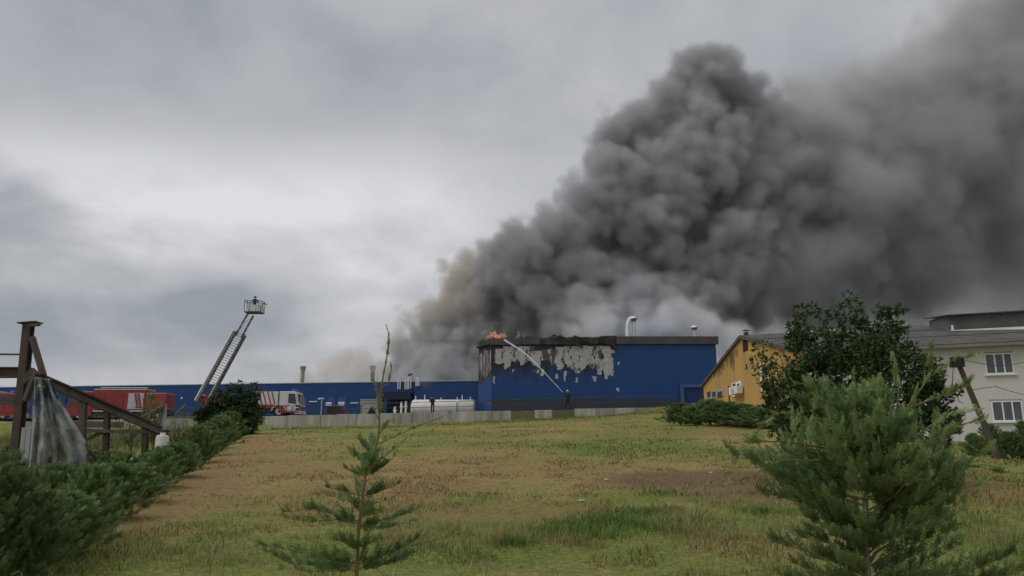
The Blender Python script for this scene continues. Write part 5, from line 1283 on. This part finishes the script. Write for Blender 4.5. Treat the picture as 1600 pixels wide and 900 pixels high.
# white plastic drum and a heap of sand
p = at(251, 714, 25); t = at(251, 676, 25).z; dj = empty('plastic_drum', (p.x, 25, p.z - .3)); h_ = t - p.z + .3; r_ = 9.5/F*25
tag(dj, 'white plastic drum standing behind the hedge by the collapsed beam', 'drum')
MB().tube([(0,0,0),(0,0,.06),(0,0,h_*.86),(0,0,h_*.92),(0,0,h_*.93)], [r_*.9,r_,r_,r_*.8,r_*.5], 18).build('barrel', worn('white_plastic', (.62,.61,.57), (.42,.4,.36), .5, scale=2), dj, True)
MB().tube([(0,0,h_*.93),(0,0,h_)], r_*.42, 12).build('lid', M_WHITE, dj, True)
for z in (.3, .6): MB().tube([(0,0,h_*z),(0,0,h_*z+.04)], r_*1.05, 18).build('hoop', M_WHITE, dj, True)
def heap(px_, py_, Y_, rw_, h_, label):
    c = at(px_, py_, Y_); n = 22; V = []; Tt = []; r_ = random.Random(3)
    for j in range(n+1):
        for i in range(n+1):
            u, v = i/n*2-1, j/n*2-1; d = math.sqrt(u*u+v*v)
            z = h_*max(0, 1-d)**.8*(1 + .3*mnoise.noise(Vector((u*3,v*3,1)))) + .08*mnoise.noise(Vector((u*8,v*8,3))) - .12; V.append((u*rw_, v*rw_*.7, z))
    for j in range(n):
        for i in range(n): a = j*(n+1)+i; Tt.append((a,a+1,a+n+2,a+n+1))
    me = bpy.data.meshes.new('sand_heap'); me.from_pydata(V, [], Tt); me.polygons.foreach_set('use_smooth', [True]*len(Tt)); me.update()
    ob = link_mesh('sand_heap', me, worn('pale_sand', (.42,.35,.25), (.3,.24,.16), .95, scale=5, bump=.03)); ob.location = (c.x, Y_, Hs(c.x, Y_)); return tag(ob, label, 'sand heap')
heap(212, 715, 27, 1.5, 1.35, 'heap of pale sand behind the hedge left of the white drum')

# ------------------------------------------------------------------ leaning pole and wires by the grey house
PY = 30.0; pb = at(1556, 705, PY); pt = at(1494, 560, PY); gz = Hs(pb.x, PY)
up_ = empty('utility_pole', (pb.x, PY, min(gz, pb.z) - .3)); o = up_.location; tag(up_, 'leaning brown wooden utility pole in front of the grey house', 'pole')
MB().tube([Vector((0,0,0)) + (pb-o)*.0, pb - o, (pb+pt)/2 - o, pt - o], [.13,.125,.11,.09], 10).build('shaft', worn('pole_wood', (.105,.078,.055), (.06,.045,.033), .9, scale=3, streak=True), up_, True)
MB().bar(at(1484,572,PY) - o, at(1506,566,PY) - o, .10, .10).build('cross_arm', M_STEEL, up_)
for a in (1486, 1504): MB().tube([at(a,571,PY)-o, at(a,563,PY)-o], [.05,.06], 8).build('insulator', M_BLK, up_)
MB().box((pt-o).x-.18, (pt-o).x+.2, -.2, .15, (pt-o).z-.35, (pt-o).z+.05).build('junction_box', M_BLK, up_)
def wire(pts, Y0, Y1, label):
    m = MB(); n = len(pts); m.tube([at(x, y, Y0 + (Y1-Y0)*i/(n-1)) for i, (x, y) in enumerate(pts)], .014, 5); return tag(m.build('overhead_wire', M_BLK), label, 'wire', 'wires at the leaning pole')
wire([(1490,566),(1488,600),(1499,628),(1506,630)], PY-.3, PY-.2, 'loose black wire dangling in a loop beside the leaning pole')
wire([(1508,601),(1520,609),(1540,606),(1556,604),(1575,610),(1600,617),(1640,632)], PY-.3, 36, 'sagging black wire running from the pole across the grey wall')
wire([(1506,563),(1525,566),(1548,571),(1575,571),(1600,566)], PY-.2, 38, 'upper black wire crossing in front of the upper window')

# ------------------------------------------------------------------ stones and litter on the lawn
rl_ = random.Random(8); M_STONE = worn('pale_stone', (.38,.36,.32), (.27,.24,.2), .9, scale=9, bump=.01)
for px_, py_, s, wh_ in [(676,707,.11,'small pale stone on the slope below the white storage tank'),(627,722,.09,'small pale stone on the slope just right of the thin cypress leader'),(1112,740,.10,'small pale stone beside the dark bare patch'),
                         (948,751,.10,'small pale stone on the slope left of the dark bare patch'),(908,785,.12,'small pale stone just above the lush green tufts'),(412,702,.12,'small pale stone on the slope near the upper end of the hedge')]:
    s *= .62; gx_, gy_ = ground_px(px_, py_); bm = bmesh.new(); bmesh.ops.create_icosphere(bm, subdivisions=2, radius=1.0)
    for v in bm.verts: v.co = Vector((v.co.x*s*1.3, v.co.y*s, v.co.z*s*.6))*(1 + .35*mnoise.noise(v.co*1.7 + Vector((px_, 0, 0))))
    me = bpy.data.meshes.new('stone'); bm.to_mesh(me); bm.free(); ob = link_mesh('stone', me, M_STONE); ob.location = (gx_, gy_, Hs(gx_, gy_) + s*.25); ob.rotation_euler = (0, 0, rl_.uniform(0, 6))
    tag(ob, wh_, 'stone', 'pale stones scattered over the lawn')
# ------------------------------------------------------------------ people
def skin_body(name, J, edges, mats_fn, parent):
    """One continuous body grown round a skeleton: J = {joint: (pos, radius)}."""
    names = list(J); idx = {n: i for i, n in enumerate(names)}
    me = bpy.data.meshes.new(name); me.from_pydata([J[n][0] for n in names], [(idx[a], idx[b]) for a, b in edges], [])
    o = link_mesh(name, me, None, parent)
    sk = o.modifiers.new('skin', 'SKIN'); sk.use_smooth_shade = True
    for i, n in enumerate(names):
        sv = me.skin_vertices[0].data[i]; r = J[n][1]; sv.radius = (r, r) if isinstance(r, float) else r; sv.use_root = (n == 'pelvis')
    sb_ = o.modifiers.new('sub', 'SUBSURF'); sb_.levels = 1; sb_.render_levels = 2
    for m in (mats_fn if isinstance(mats_fn, list) else [mats_fn]): me.materials.append(m)
    return o
def person(name, loc, rz, pose, label, suit, helmet=None, hair=None):
    """pose: dict of joint positions in metres, figure 1.76 m facing -Y unless posed otherwise."""
    r = empty('person', loc, rz); tag(r, label, 'person')
    J = {'pelvis': ((0,0,.96),.15), 'belly': ((0,0,1.12),.145), 'chest': ((0,0,1.32),(.19,.13)), 'neck': ((0,.0,1.50),.06), 'head_low': ((0,-.01,1.58),.075), 'head': ((0,-.01,1.68),.095),
         'sh_l': ((-.19,0,1.42),.08), 'el_l': ((-.26,.02,1.14),.058), 'wr_l': ((-.27,-.08,.90),.040), 'hd_l': ((-.27,-.11,.82),(.030,.042)),
         'sh_r': ((.19,0,1.42),.08), 'el_r': ((.26,.02,1.14),.058), 'wr_r': ((.27,-.08,.90),.040), 'hd_r': ((.27,-.11,.82),(.030,.042)),
         'hip_l': ((-.10,0,.88),.105), 'kn_l': ((-.11,-.02,.50),.075), 'an_l': ((-.12,.03,.10),.052), 'toe_l': ((-.13,-.14,.05),.045),
         'hip_r': ((.10,0,.88),.105), 'kn_r': ((.11,-.02,.50),.075), 'an_r': ((.12,.03,.10),.052), 'toe_r': ((.13,-.14,.05),.045)}
    for k, v in pose.items(): J[k] = (v, J[k][1])
    E = [('pelvis','belly'),('belly','chest'),('chest','neck'),('neck','head_low'),('head_low','head')]
    for s in 'lr':
        E += [('chest','sh_'+s),('sh_'+s,'el_'+s),('el_'+s,'wr_'+s),('wr_'+s,'hd_'+s),('pelvis','hip_'+s),('hip_'+s,'kn_'+s),('kn_'+s,'an_'+s),('an_'+s,'toe_'+s)]
        w_ = Vector(J['wr_'+s][0]); h = Vector(J['hd_'+s][0]); d = (h - w_).normalized(); sd_ = d.orthogonal().normalized(); pn = d.cross(sd_)
        for f, (off, ln) in enumerate([(-.03,.075),(-.010,.085),(.010,.08),(.03,.062)]):
            a = h + sd_*off + d*.02; b = a + d*ln*.55; c = b + (d*.5 - pn*.6)*ln*.5
            J[f'f{f}a{s}'] = (tuple(b), .010); J[f'f{f}b{s}'] = (tuple(c), .008); E += [('hd_'+s, f'f{f}a{s}'), (f'f{f}a{s}', f'f{f}b{s}')]
        t1 = h - sd_*.05 + d*.005; t2 = t1 + (d*.6 - sd_*.3 - pn*.5)*.05
        J['ta'+s] = (tuple(t1), .012); J['tb'+s] = (tuple(t2), .009); E += [('hd_'+s,'ta'+s),('ta'+s,'tb'+s)]
    skin_body('body', J, E, suit, r)
    hd = Vector(J['head'][0]); fwd = (Vector(J['head_low'][0]) + Vector((0,-.12,.02)) - hd)
    m = MB()   # face: skin over eyes, nose and chin
    bm = bmesh.new(); bmesh.ops.create_uvsphere(bm, u_segments=12, v_segments=10, radius=1.0)
    for v in bm.verts:
        x, y, z = v.co; nose = .03*max(0, 1 - abs(x)*4)*max(0, 1 - abs(z+.12)*4)*(y < 0); brow = -.008*(abs(z-.12) < .12)*(y < -.5)
        v.co = Vector((x*.078, y*.095 - nose + brow*-1, z*.115 - .02))
    me = bpy.data.meshes.new('face'); bm.to_mesh(me); bm.free(); me.polygons.foreach_set('use_smooth', [True]*len(me.polygons))
    f = link_mesh('face', me, M_SKIN, r); f.location = hd + Vector((0,-.012,-.02))
    for s in (-1, 1): e_ = MB().tube([(s*.03,-.088,.0),(s*.03,-.097,.0)], [.012,.007], 8).build('eye', M_BLK, f)
    MB().bar((-.025,-.092,-.075),(.025,-.092,-.075),.012,.008).build('mouth', worn('lips', (.35,.14,.11), None, .6), f)
    for s in (-1, 1): MB().tube([(s*.078,.0,-.045),(s*.086,.005,-.01),(s*.078,.01,.02)], [.010,.016,.010], 6).build('ear', M_SKIN, f)
    if helmet:
        MB().tube([(0,0,-.005),(0,0,.03),(0,0,.09),(0,0,.13),(0,0,.145)], [.125,.128,.105,.06,.01], 16).build('helmet', helmet, r, True).location = hd + Vector((0,0,.02))
        MB().tube([(0,-.01,.012),(0,-.015,-.002)], [.12,.17], 16).build('helmet_brim', helmet, r).location = hd + Vector((0,0,.02))
    if hair:
        MB().tube([(0,.02,-.06),(0,.02,.02),(0,.01,.08),(0,0,.115)], [.095,.108,.085,.02], 14).build('hair', hair, r, True).location = hd
    return r
M_SKIN = worn('skin', (.45,.28,.20), (.36,.2,.14), .6, scale=10)
M_SUIT = worn('navy_turnout', (.016,.018,.026), (.03,.03,.035), .85, scale=8); M_HELM = worn('pale_helmet', (.55,.55,.52), None, .35, scale=5); M_HELMD = worn('dark_helmet', (.03,.03,.035), None, .35, scale=5); M_HAIR = worn('dark_hair', (.02,.016,.013), None, .8)
M_JKT = worn('grey_jacket', (.05,.052,.06), (.03,.03,.035), .85, scale=8)
# hose firefighter, on the wall's edge, back to the camera, aiming up and left
pf = at(888, 640, 71.6); fx_, fy_ = pf.x, float(wall_y(pf.x)) + .05
jet = Vector((fx_ - .42, fy_ + .45, wall_top(fx_) + 1.62))
hp_ = person('person', (fx_, fy_, wall_top(fx_) - .03), 0.0,
    {'sh_l': (-.18,.04,1.42), 'el_l': (-.30,.20,1.22), 'wr_l': (-.34,.36,1.40), 'hd_l': (-.345,.39,1.46), 'sh_r': (.17,.05,1.42), 'el_r': (.20,.22,1.16), 'wr_r': (-.02,.34,1.16), 'hd_r': (-.07,.355,1.18),
     'hip_l': (-.12,0,.88), 'kn_l': (-.20,.06,.50), 'an_l': (-.22,.10,.10), 'toe_l': (-.24,.27,.05), 'kn_r': (.18,-.05,.49), 'an_r': (.24,-.12,.10), 'toe_r': (.25,.05,.05), 'chest': (0,.03,1.32), 'head': (-.02,.05,1.68), 'head_low': (-.015,.045,1.58)},
    'firefighter in dark suit on the wall aiming a hose at the roof', M_SUIT, M_HELM)
hs_ = empty('fire_hose', (fx_, fy_, wall_top(fx_))); tag(hs_, 'hose and nozzle held by the firefighter on the wall', 'hose')
MB().tube([(-.05,.33,1.16),(-.26,.37,1.36),(-.38,.42,1.53),(-.44,.46,1.64)], [.035,.032,.028,.018], 10).build('nozzle', M_BLK, hs_, True)
MB().tube([(-.05,.33,1.16),(.12,.36,.95),(.30,.5,.5),(.45,.75,.0),(.8,1.2,-.22),(2.0,1.8,-.27),(4.5,1.6,-.27)], .04, 8).build('hose_line', worn('hose_red', (.28,.10,.07), None, .8), hs_, True)
# bucket crew
bp = bk.matrix_world.translation if False else (lt_.location + bk.location)
person('person', (bp.x + bw*.5, bp.y + .7, bp.z + .085), 0.4, {'el_l': (-.30,-.08,1.18), 'wr_l': (-.22,-.30,1.12), 'hd_l': (-.20,-.37,1.12), 'el_r': (.30,-.08,1.18), 'wr_r': (.22,-.30,1.12), 'hd_r': (.2,-.37,1.12)},
       'firefighter in black standing in the basket of the raised ladder', M_SUIT, M_HELMD)
# onlooker bending over the rail by the tank
pm = at(677, 645, 76.5); mx_, myy = pm.x, float(wall_y(pm.x)) + .75
person('person', (mx_, myy, YARD), .2, {'chest': (-.08,-.18,1.28), 'belly': (-.02,-.06,1.12), 'neck': (-.12,-.30,1.42), 'head_low': (-.13,-.36,1.47), 'head': (-.14,-.41,1.54), 'sh_l': (-.26,-.16,1.38), 'sh_r': (.10,-.20,1.38), 'el_l': (-.34,-.30,1.15), 'wr_l': (-.26,-.50,1.02), 'hd_l': (-.24,-.56,1.0), 'el_r': (.18,-.34,1.15), 'wr_r': (.06,-.52,1.02), 'hd_r': (.02,-.58,1.0)},
       'person in dark clothes leaning over the railing in front of the white tank', M_JKT, None, M_HAIR)

# ------------------------------------------------------------------ water jets and flames
def mist_mat(name, col, d):
    s = NT(name); v = s.n('ShaderNodeVolumePrincipled'); v.inputs['Density'].default_value = d; v.inputs['Density Attribute'].default_value = ''; v.inputs['Color'].default_value = (*col, 1); s.l(v.outputs[0], s.out.inputs['Volume']); return s.mat
def water_mat(name, a0, a1):
    s = NT(name); n = s.noise(s.pos(), 2.2, 5, .7); q = s.bsdf((.80,.83,.86), .5, spec=.3)
    s.l(s.ramp(n, [(.3, a0), (.7, a1)]), q.inputs['Alpha']); return s.mat
def water_jet(label, pts, rad, mat, seed):
    q = curve_pts([tuple(p) for p in pts], 70); m = MB(); r_ = random.Random(seed); R_ = []
    for i in range(70): t = i/69; R_.append((rad[0] + (rad[1]-rad[0])*t)*(1 + .22*mnoise.noise(Vector((i*.35, seed, 0)))))
    pp = [Vector(p) + Vector((0,0,.03*mnoise.noise(Vector((i*.2, 5, seed))))) for i, p in enumerate(q)]
    o = m.tube(pp, R_, 8).build('water_jet', mat, None, True)
    return tag(o, label, 'water jet')
e0 = jet; JP = [e0, at(861,593,76), at(837,567,80.5), at(817,549,84), at(788,531,88.5)]
water_jet('long white jet of water arching from the firefighter to the burning roof', JP, (.035,.12), mist_mat('water_spray', (.97,.97,.98), 4.0), 1)
nb_ = lt_.location + bk.location + Vector((bw+.5,.5,bh*.72))
water_jet('thin faint jet of water falling from the ladder basket', [nb_, at(420,486,81.5), at(428,491,81.5), at(434,498,81.3)], (.03,.06), mist_mat('water_thin', (.97,.97,.98), 5.0), 2)
# water splashing up where the jet lands
def flame_hull(name, tongues, mat, label, cat, vox=.12):
    bm = bmesh.new(); rr = random.Random(2)
    for (px_, py_, tx, ty, r0) in tongues:
        a = at(px_, py_, 89.2); b = at(tx, ty, 89.4)
        for i in range(9):
            t = i/8; c = a.lerp(b, t) + Vector((rr.uniform(-.12,.12), rr.uniform(-.2,.2), 0))*(.3+t)
            bmesh.ops.create_icosphere(bm, subdivisions=1, radius=max(.05, .60*r0*(1 - t)**.8*rr.uniform(.7,1.2)), matrix=Matrix.Translation(c))
    me = bpy.data.meshes.new(name); bm.to_mesh(me); bm.free(); o = link_mesh(name, me, mat)
    md = o.modifiers.new('merge', 'REMESH'); md.mode = 'VOXEL'; md.voxel_size = vox; md.use_smooth_shade = True
    tx_ = bpy.data.textures.new(name, 'CLOUDS'); tx_.noise_scale = .5; dm = o.modifiers.new('lick', 'DISPLACE'); dm.texture = tx_; dm.texture_coords = 'GLOBAL'; dm.strength = .35
    return tag(o, label, cat)
def flame_mat():
    s = NT('flame'); n = s.noise(s.pos(True,(1,1,.6)), 1.6, 3, .6); v = s.n('ShaderNodeVolumePrincipled')
    v.inputs['Density'].default_value = .15; v.inputs['Color'].default_value = (.5,.4,.35,1); v.inputs['Density Attribute'].default_value = ''
    s.l(s.ramp(n, [(.36,(1.0,.62,.36)),(.55,(1.0,.30,.12))]), v.inputs['Emission Color']); s.l(s.math('MULTIPLY', s.ramp(n, [(.34,.06),(.62,1.0)]), 1.25), v.inputs['Emission Strength'])
    s.l(v.outputs[0], s.out.inputs['Volume']); s.mat.cycles.volume_step_rate = .3; return s.mat
flame_hull('flames', [(764,528,758,519,.30),(768,526,766,515,.40),(775,526,772,513,.45),(781,526,786,516,.42),(788,527,790,517,.35),(760,532,757,524,.25),(762,536,761,529,.22),(792,527,785,520,.3)], flame_mat(), 'orange flames licking over the burnt roof corner of the blue hall', 'fire')
o_ = flame_hull('water_splash', [(809,527,812,510,.28),(811,526,808,515,.25),(818,527,820,516,.25),(806,528,807,519,.2)], mist_mat('splash_mist', (.95,.95,.97), 1.3), 'white splash of water above the roof edge right of the flames', 'splash')
o_ = flame_hull('steam_puff', [(754,520,757,514,.4),(757,520,762,512,.35)], mist_mat('puff_mist', (.85,.85,.86), .5), 'small pale puff of steam left of the flames', 'steam')
# ------------------------------------------------------------------ smoke and steam
def smoke_mat(name, dens, col_a, col_b, step, aniso=0.0, csc=0.05, cr=(0.4, 0.6), cloc=(0, 0, 0)):
    s = NT(name)
    vol = s.n('ShaderNodeVolumePrincipled')
    vol.inputs['Density'].default_value = dens
    vol.inputs['Density Attribute'].default_value = 'density'
    if col_b is None:
        vol.inputs['Color'].default_value = (*col_a, 1)
    else:
        cn = s.ramp(s.noise(s.pos(False, loc=cloc), csc, 1, 0.5), [(cr[0], 0.0), (cr[1], 1.0)])
        s.l(s.mix(cn, col_a, col_b), vol.inputs['Color'])
    vol.inputs['Anisotropy'].default_value = aniso
    s.l(vol.outputs[0], s.out.inputs['Volume'])
    s.mat.cycles.volume_step_rate = step
    return s.mat

def smoke_cloud(name, balls, voxel, blend, bumps, fine, soft, mat, label, thin=None, pad=6.0, grow=0.0, rise=0.0, lowthin=None, drift=None):
    """A cloud of smoke: billows (centre, radius) merged smoothly, covered with smaller and smaller billows,
    with a soft skin 'soft' metres deep, filled into a volume grid."""
    g = bpy.data.node_groups.new(name, 'GeometryNodeTree')
    g.interface.new_socket('Geometry', in_out='INPUT', socket_type='NodeSocketGeometry')
    g.interface.new_socket('Geometry', in_out='OUTPUT', socket_type='NodeSocketGeometry')
    N = g.nodes; L = g.links
    def n(t, **k):
        q = N.new(t)
        for a, b in k.items(): setattr(q, a, b)
        return q
    def m(op, a, b=None, c=None):
        q = n('ShaderNodeMath', operation=op)
        for i, v in enumerate((a, b, c)):
            if v is None: continue
            if isinstance(v, (int, float)): q.inputs[i].default_value = v
            else: L.new(v, q.inputs[i])
        return q.outputs[0]
    P = n('GeometryNodeInputPosition').outputs[0]
    # domain warp so that the billows are not round
    wz = n('ShaderNodeTexNoise'); wz.inputs['Scale'].default_value = 1.0 / (bumps[0][0] * 2.2); wz.inputs['Detail'].default_value = 2.0
    L.new(P, wz.inputs['Vector'])
    wv = n('ShaderNodeVectorMath', operation='MULTIPLY_ADD'); L.new(wz.outputs['Color'], wv.inputs[0])
    wa = bumps[0][0] * 0.45
    wv.inputs[1].default_value = (wa*2, wa*2, wa*2); wv.inputs[2].default_value = (-wa, -wa, -wa)
    PW = n('ShaderNodeVectorMath', operation='ADD'); L.new(P, PW.inputs[0]); L.new(wv.outputs[0], PW.inputs[1]); PW = PW.outputs[0]
    sdf = None
    for c, r in balls:
        d = n('ShaderNodeVectorMath', operation='DISTANCE'); L.new(PW, d.inputs[0]); d.inputs[1].default_value = c
        v = m('SUBTRACT', d.outputs['Value'], r + grow)
        sdf = v if sdf is None else m('SMOOTH_MIN', sdf, v, blend)
    for size, amp in bumps:
        vo = n('ShaderNodeTexVoronoi', feature='F1'); vo.inputs['Scale'].default_value = 1.0 / size
        vo.inputs['Detail'].default_value = 0.0
        L.new(PW, vo.inputs['Vector'])
        f = vo.outputs['Distance']
        sdf = m('ADD', sdf, m('MULTIPLY', m('SUBTRACT', m('MULTIPLY', f, f), 0.22), amp * 2.2))
    fz = n('ShaderNodeTexNoise'); fz.inputs['Scale'].default_value = 1.0 / fine[0]; fz.inputs['Detail'].default_value = 4.0
    fz.inputs['Roughness'].default_value = 0.6; L.new(P, fz.inputs['Vector'])
    sdf = m('ADD', sdf, m('MULTIPLY', m('SUBTRACT', fz.outputs['Fac'], 0.5), fine[1] * 2.0))
    sz = n('ShaderNodeSeparateXYZ'); L.new(P, sz.inputs[0])
    hgt = m('MAXIMUM', m('SUBTRACT', sz.outputs[2], 14.0), 0.0)          # the skin gets softer the higher the smoke has risen
    skin = m('MULTIPLY_ADD', hgt, rise, soft)
    if drift: skin = m('ADD', skin, m('MULTIPLY', m('MAXIMUM', m('SUBTRACT', sz.outputs[0], drift[0]), 0.0), drift[3]))
    mr = n('ShaderNodeMapRange'); mr.interpolation_type = 'SMOOTHSTEP'
    L.new(m('DIVIDE', sdf, skin), mr.inputs['Value']); mr.inputs['From Min'].default_value = 0.12 if rise else 0.0; mr.inputs['From Max'].default_value = -1.0
    mr.inputs['To Min'].default_value = 0.0; mr.inputs['To Max'].default_value = 1.0
    den = mr.outputs[0]
    if thin:      # uneven inside: holes and streaks of thinner smoke
        tz = n('ShaderNodeTexNoise'); tz.inputs['Scale'].default_value = 1.0 / thin[0]; tz.inputs['Detail'].default_value = 4.0
        tz.inputs['Roughness'].default_value = 0.55; tz.inputs['Distortion'].default_value = 0.4; L.new(PW, tz.inputs['Vector'])
        tr = n('ShaderNodeMapRange'); tr.interpolation_type = 'SMOOTHSTEP'; L.new(tz.outputs['Fac'], tr.inputs['Value'])
        tr.inputs['From Min'].default_value = thin[1]; tr.inputs['From Max'].default_value = thin[2]
        tr.inputs['To Min'].default_value = thin[3]; tr.inputs['To Max'].default_value = 1.0
        den = m('MULTIPLY', den, tr.outputs[0])
    if drift:     # and thins out as it drifts downwind
        dt = n('ShaderNodeMapRange'); dt.interpolation_type = 'SMOOTHSTEP'; L.new(sz.outputs[0], dt.inputs['Value'])
        dt.inputs['From Min'].default_value = drift[0]; dt.inputs['From Max'].default_value = drift[1]; dt.inputs['To Min'].default_value = 1.0; dt.inputs['To Max'].default_value = drift[2]
        den = m('MULTIPLY', den, dt.outputs[0])
    if lowthin:   # thinner air below the plume
        lt = n('ShaderNodeMapRange'); lt.interpolation_type = 'SMOOTHSTEP'; L.new(sz.outputs[2], lt.inputs['Value'])
        lt.inputs['From Min'].default_value = lowthin[0]; lt.inputs['From Max'].default_value = lowthin[1]; lt.inputs['To Min'].default_value = lowthin[2]; lt.inputs['To Max'].default_value = 1.0
        den = m('MULTIPLY', den, lt.outputs[0])
    lo = Vector([min(c[i] - r for c, r in balls) - pad for i in range(3)])
    hi = Vector([max(c[i] + r for c, r in balls) + pad for i in range(3)])
    lo.z = max(lo.z, 8.0)
    vc = n('GeometryNodeVolumeCube'); L.new(den, vc.inputs['Density'])
    vc.inputs['Min'].default_value = lo; vc.inputs['Max'].default_value = hi
    for i, ax in enumerate('XYZ'):
        vc.inputs['Resolution ' + ax].default_value = max(8, int((hi[i] - lo[i]) / voxel))
    sm = n('GeometryNodeSetMaterial'); sm.inputs['Material'].default_value = mat; L.new(vc.outputs[0], sm.inputs[0])
    L.new(sm.outputs[0], n('NodeGroupOutput').inputs[0])
    vd = bpy.data.volumes.new(name); vd.materials.append(mat)
    o = bpy.data.objects.new(name, vd); COL.objects.link(o)
    md = o.modifiers.new('billows', 'NODES'); md.node_group = g
    tag(o, label, 'smoke', 'smoke and steam from the fire', 'stuff')
    return o

def bpx(lst, dy=0.0): return [(at(a, b, Y + dy), r / F * (Y + dy)) for a, b, r, Y in lst]
MAIN = [(775,515,40,117),(790,465,46,117),(770,420,34,117),(850,450,70,114),(830,395,45,112),(890,370,44,114),(930,440,80,116),
        (935,320,50,118),(975,285,60,120),(990,400,105,122),(990,225,50,124),(1050,190,55,126),(1085,290,115,128),
        (1085,130,44,128),(1120,95,26,130),(1060,470,85,118),(1155,170,58,132),(1180,320,130,134),(1205,220,60,134),
        (900,500,50,108),(980,490,70,112),(1110,420,100,124),(1020,330,80,118),
        (1255,320,115,134),(1270,235,60,134),(1320,200,60,136),(1360,150,45,138),(1345,330,110,136),(1410,190,80,138),(1460,110,55,140),(1520,60,58,142),(1580,15,60,144),(1460,270,110,140),(1550,170,110,142),(1640,90,110,144),(1290,430,90,132),(1420,400,100,136),(1570,330,120,140),(1660,230,120,144)]
FAR = [(1250,225,55,127),(1275,330,90,127),(1245,430,80,124),(1150,440,115,132),(1225,250,70,138),(1235,360,110,138),(1260,300,120,140),(1270,215,55,140),(1330,165,55,142),(1385,190,85,142),(1430,130,50,144),(1290,430,130,138),
       (1420,320,150,144),(1490,105,65,146),(1545,45,60,148),(1610,10,75,148),(1540,220,145,148),(1430,470,120,140),
       (1560,400,150,146),(1680,250,180,152),(1700,80,130,152),(1690,420,150,148),(1640,-60,80,152),(1740,-60,120,154),(1250,520,90,136),(1560,520,120,142),(1350,520,100,138)]
LOW = [(615,575,22,104),(622,555,20,104),(637,548,24,104),(665,556,32,103),(700,545,40,103),(740,545,40,104),(690,580,38,102),(640,585,26,102),(725,585,30,101),(760,590,30,101),(655,525,22,104)]
BRN = [(622,535,18,106),(628,515,16,106),(634,492,14,106),(662,478,20,107),(700,470,30,108),(735,475,38,108),(708,415,22,109),(735,408,22,110),(725,440,36,109),(765,405,26,110),(690,505,40,107),(640,512,20,106),(740,510,40,107)]
STM = [(900,518,22,96),(925,508,28,97),(955,500,28,97),(990,508,28,98),(1020,508,26,98),(1050,496,28,99),(1080,505,32,99),(1110,515,32,100),(1138,532,30,100),(1160,548,26,100),(1120,545,28,99),(1182,562,18,100)]
WSP = [(480,592,14,116),(505,582,16,116),(535,573,20,115),(560,562,18,115),(585,578,20,114),(615,585,24,113),(600,600,20,113),(550,590,20,114)]
FWL = [(110,592,12,140),(145,588,10,140),(275,588,16,140),(310,582,14,140),(250,592,10,140),(210,596,9,140)]
smoke_cloud('dark_smoke', bpx(MAIN), 0.58, 3.0, [(6.5, 3.0), (2.8, 1.7), (1.3, 0.9)], (2.2, 1.8), 1.8,
            smoke_mat('smoke_dark', 0.85, (0.565,0.555,0.545), (0.625,0.64,0.67), 5.0),
            'thick dark grey column of smoke rising from the blue factory roof', grow=1.9, rise=.03, drift=(34.0, 82.0, .17, .06), lowthin=(13.0, 30.0, .6))
smoke_cloud('drifting_smoke', bpx(FAR), 1.1, 6.0, [(10.0, 4.2), (4.5, 2.4), (2.2, 1.0)], (3.0, 2.6), 5.0,
            smoke_mat('smoke_far', 0.12, (0.70,0.685,0.67), (0.69,0.695,0.705), 4.0),
            'thinner grey smoke drifting away over the grey house at right', thin=(11.0, 0.36, 0.64, 0.22), grow=6.5, lowthin=(16.0, 46.0, 0.30))
smoke_cloud('low_smoke', bpx(LOW, 15.0), 0.38, 1.2, [(3.4, 1.6), (1.6, 0.9), (0.8, 0.4)], (0.9, 0.6), 1.6,
            smoke_mat('smoke_low', 0.55, (0.80,0.81,0.825), (0.72,0.735,0.76), 5.0, csc=.12),
            'blue grey smoke rolling low over the roof left of the burnt corner', grow=1.2)
smoke_cloud('brown_smoke', bpx(BRN, 12.0), 0.38, 1.2, [(3.2, 1.6), (1.5, 0.9), (0.8, 0.4)], (0.9, 0.8), 1.8,
            smoke_mat('smoke_brown', 0.5, (0.69,0.635,0.57), (0.77,0.72,0.65), 5.0, csc=.12),
            'brownish smoke billows at the left front of the dark column', grow=1.0)
smoke_cloud('white_steam', bpx(STM), 0.42, 1.5, [(3.0, 1.2), (1.4, 0.6)], (1.2, 1.0), 3.0,
            smoke_mat('steam', 0.50, (0.955,0.965,0.975), None, 5.0),
            'pale steam behind the roof vents of the unburnt half', grow=1.2)
smoke_cloud('thin_smoke', bpx(WSP, 8.0), 0.45, 1.5, [(3.0, 1.4), (1.4, 0.6)], (1.2, 1.2), 2.6,
            smoke_mat('smoke_thin', 0.45, (0.84,0.79,0.73), None, 5.0),
            'thin beige smoke behind the low roof near the metal chimneys', grow=1.3)
smoke_cloud('distant_smoke', bpx(FWL), 0.5, 1.0, [(2.2, 1.2), (1.0, 0.6)], (1.2, 1.2), 2.2,
            smoke_mat('smoke_wisp', 0.14, (0.74,0.73,0.73), None, 5.0),
            'faint grey wisps of smoke above the low roof at far left', grow=0.8)
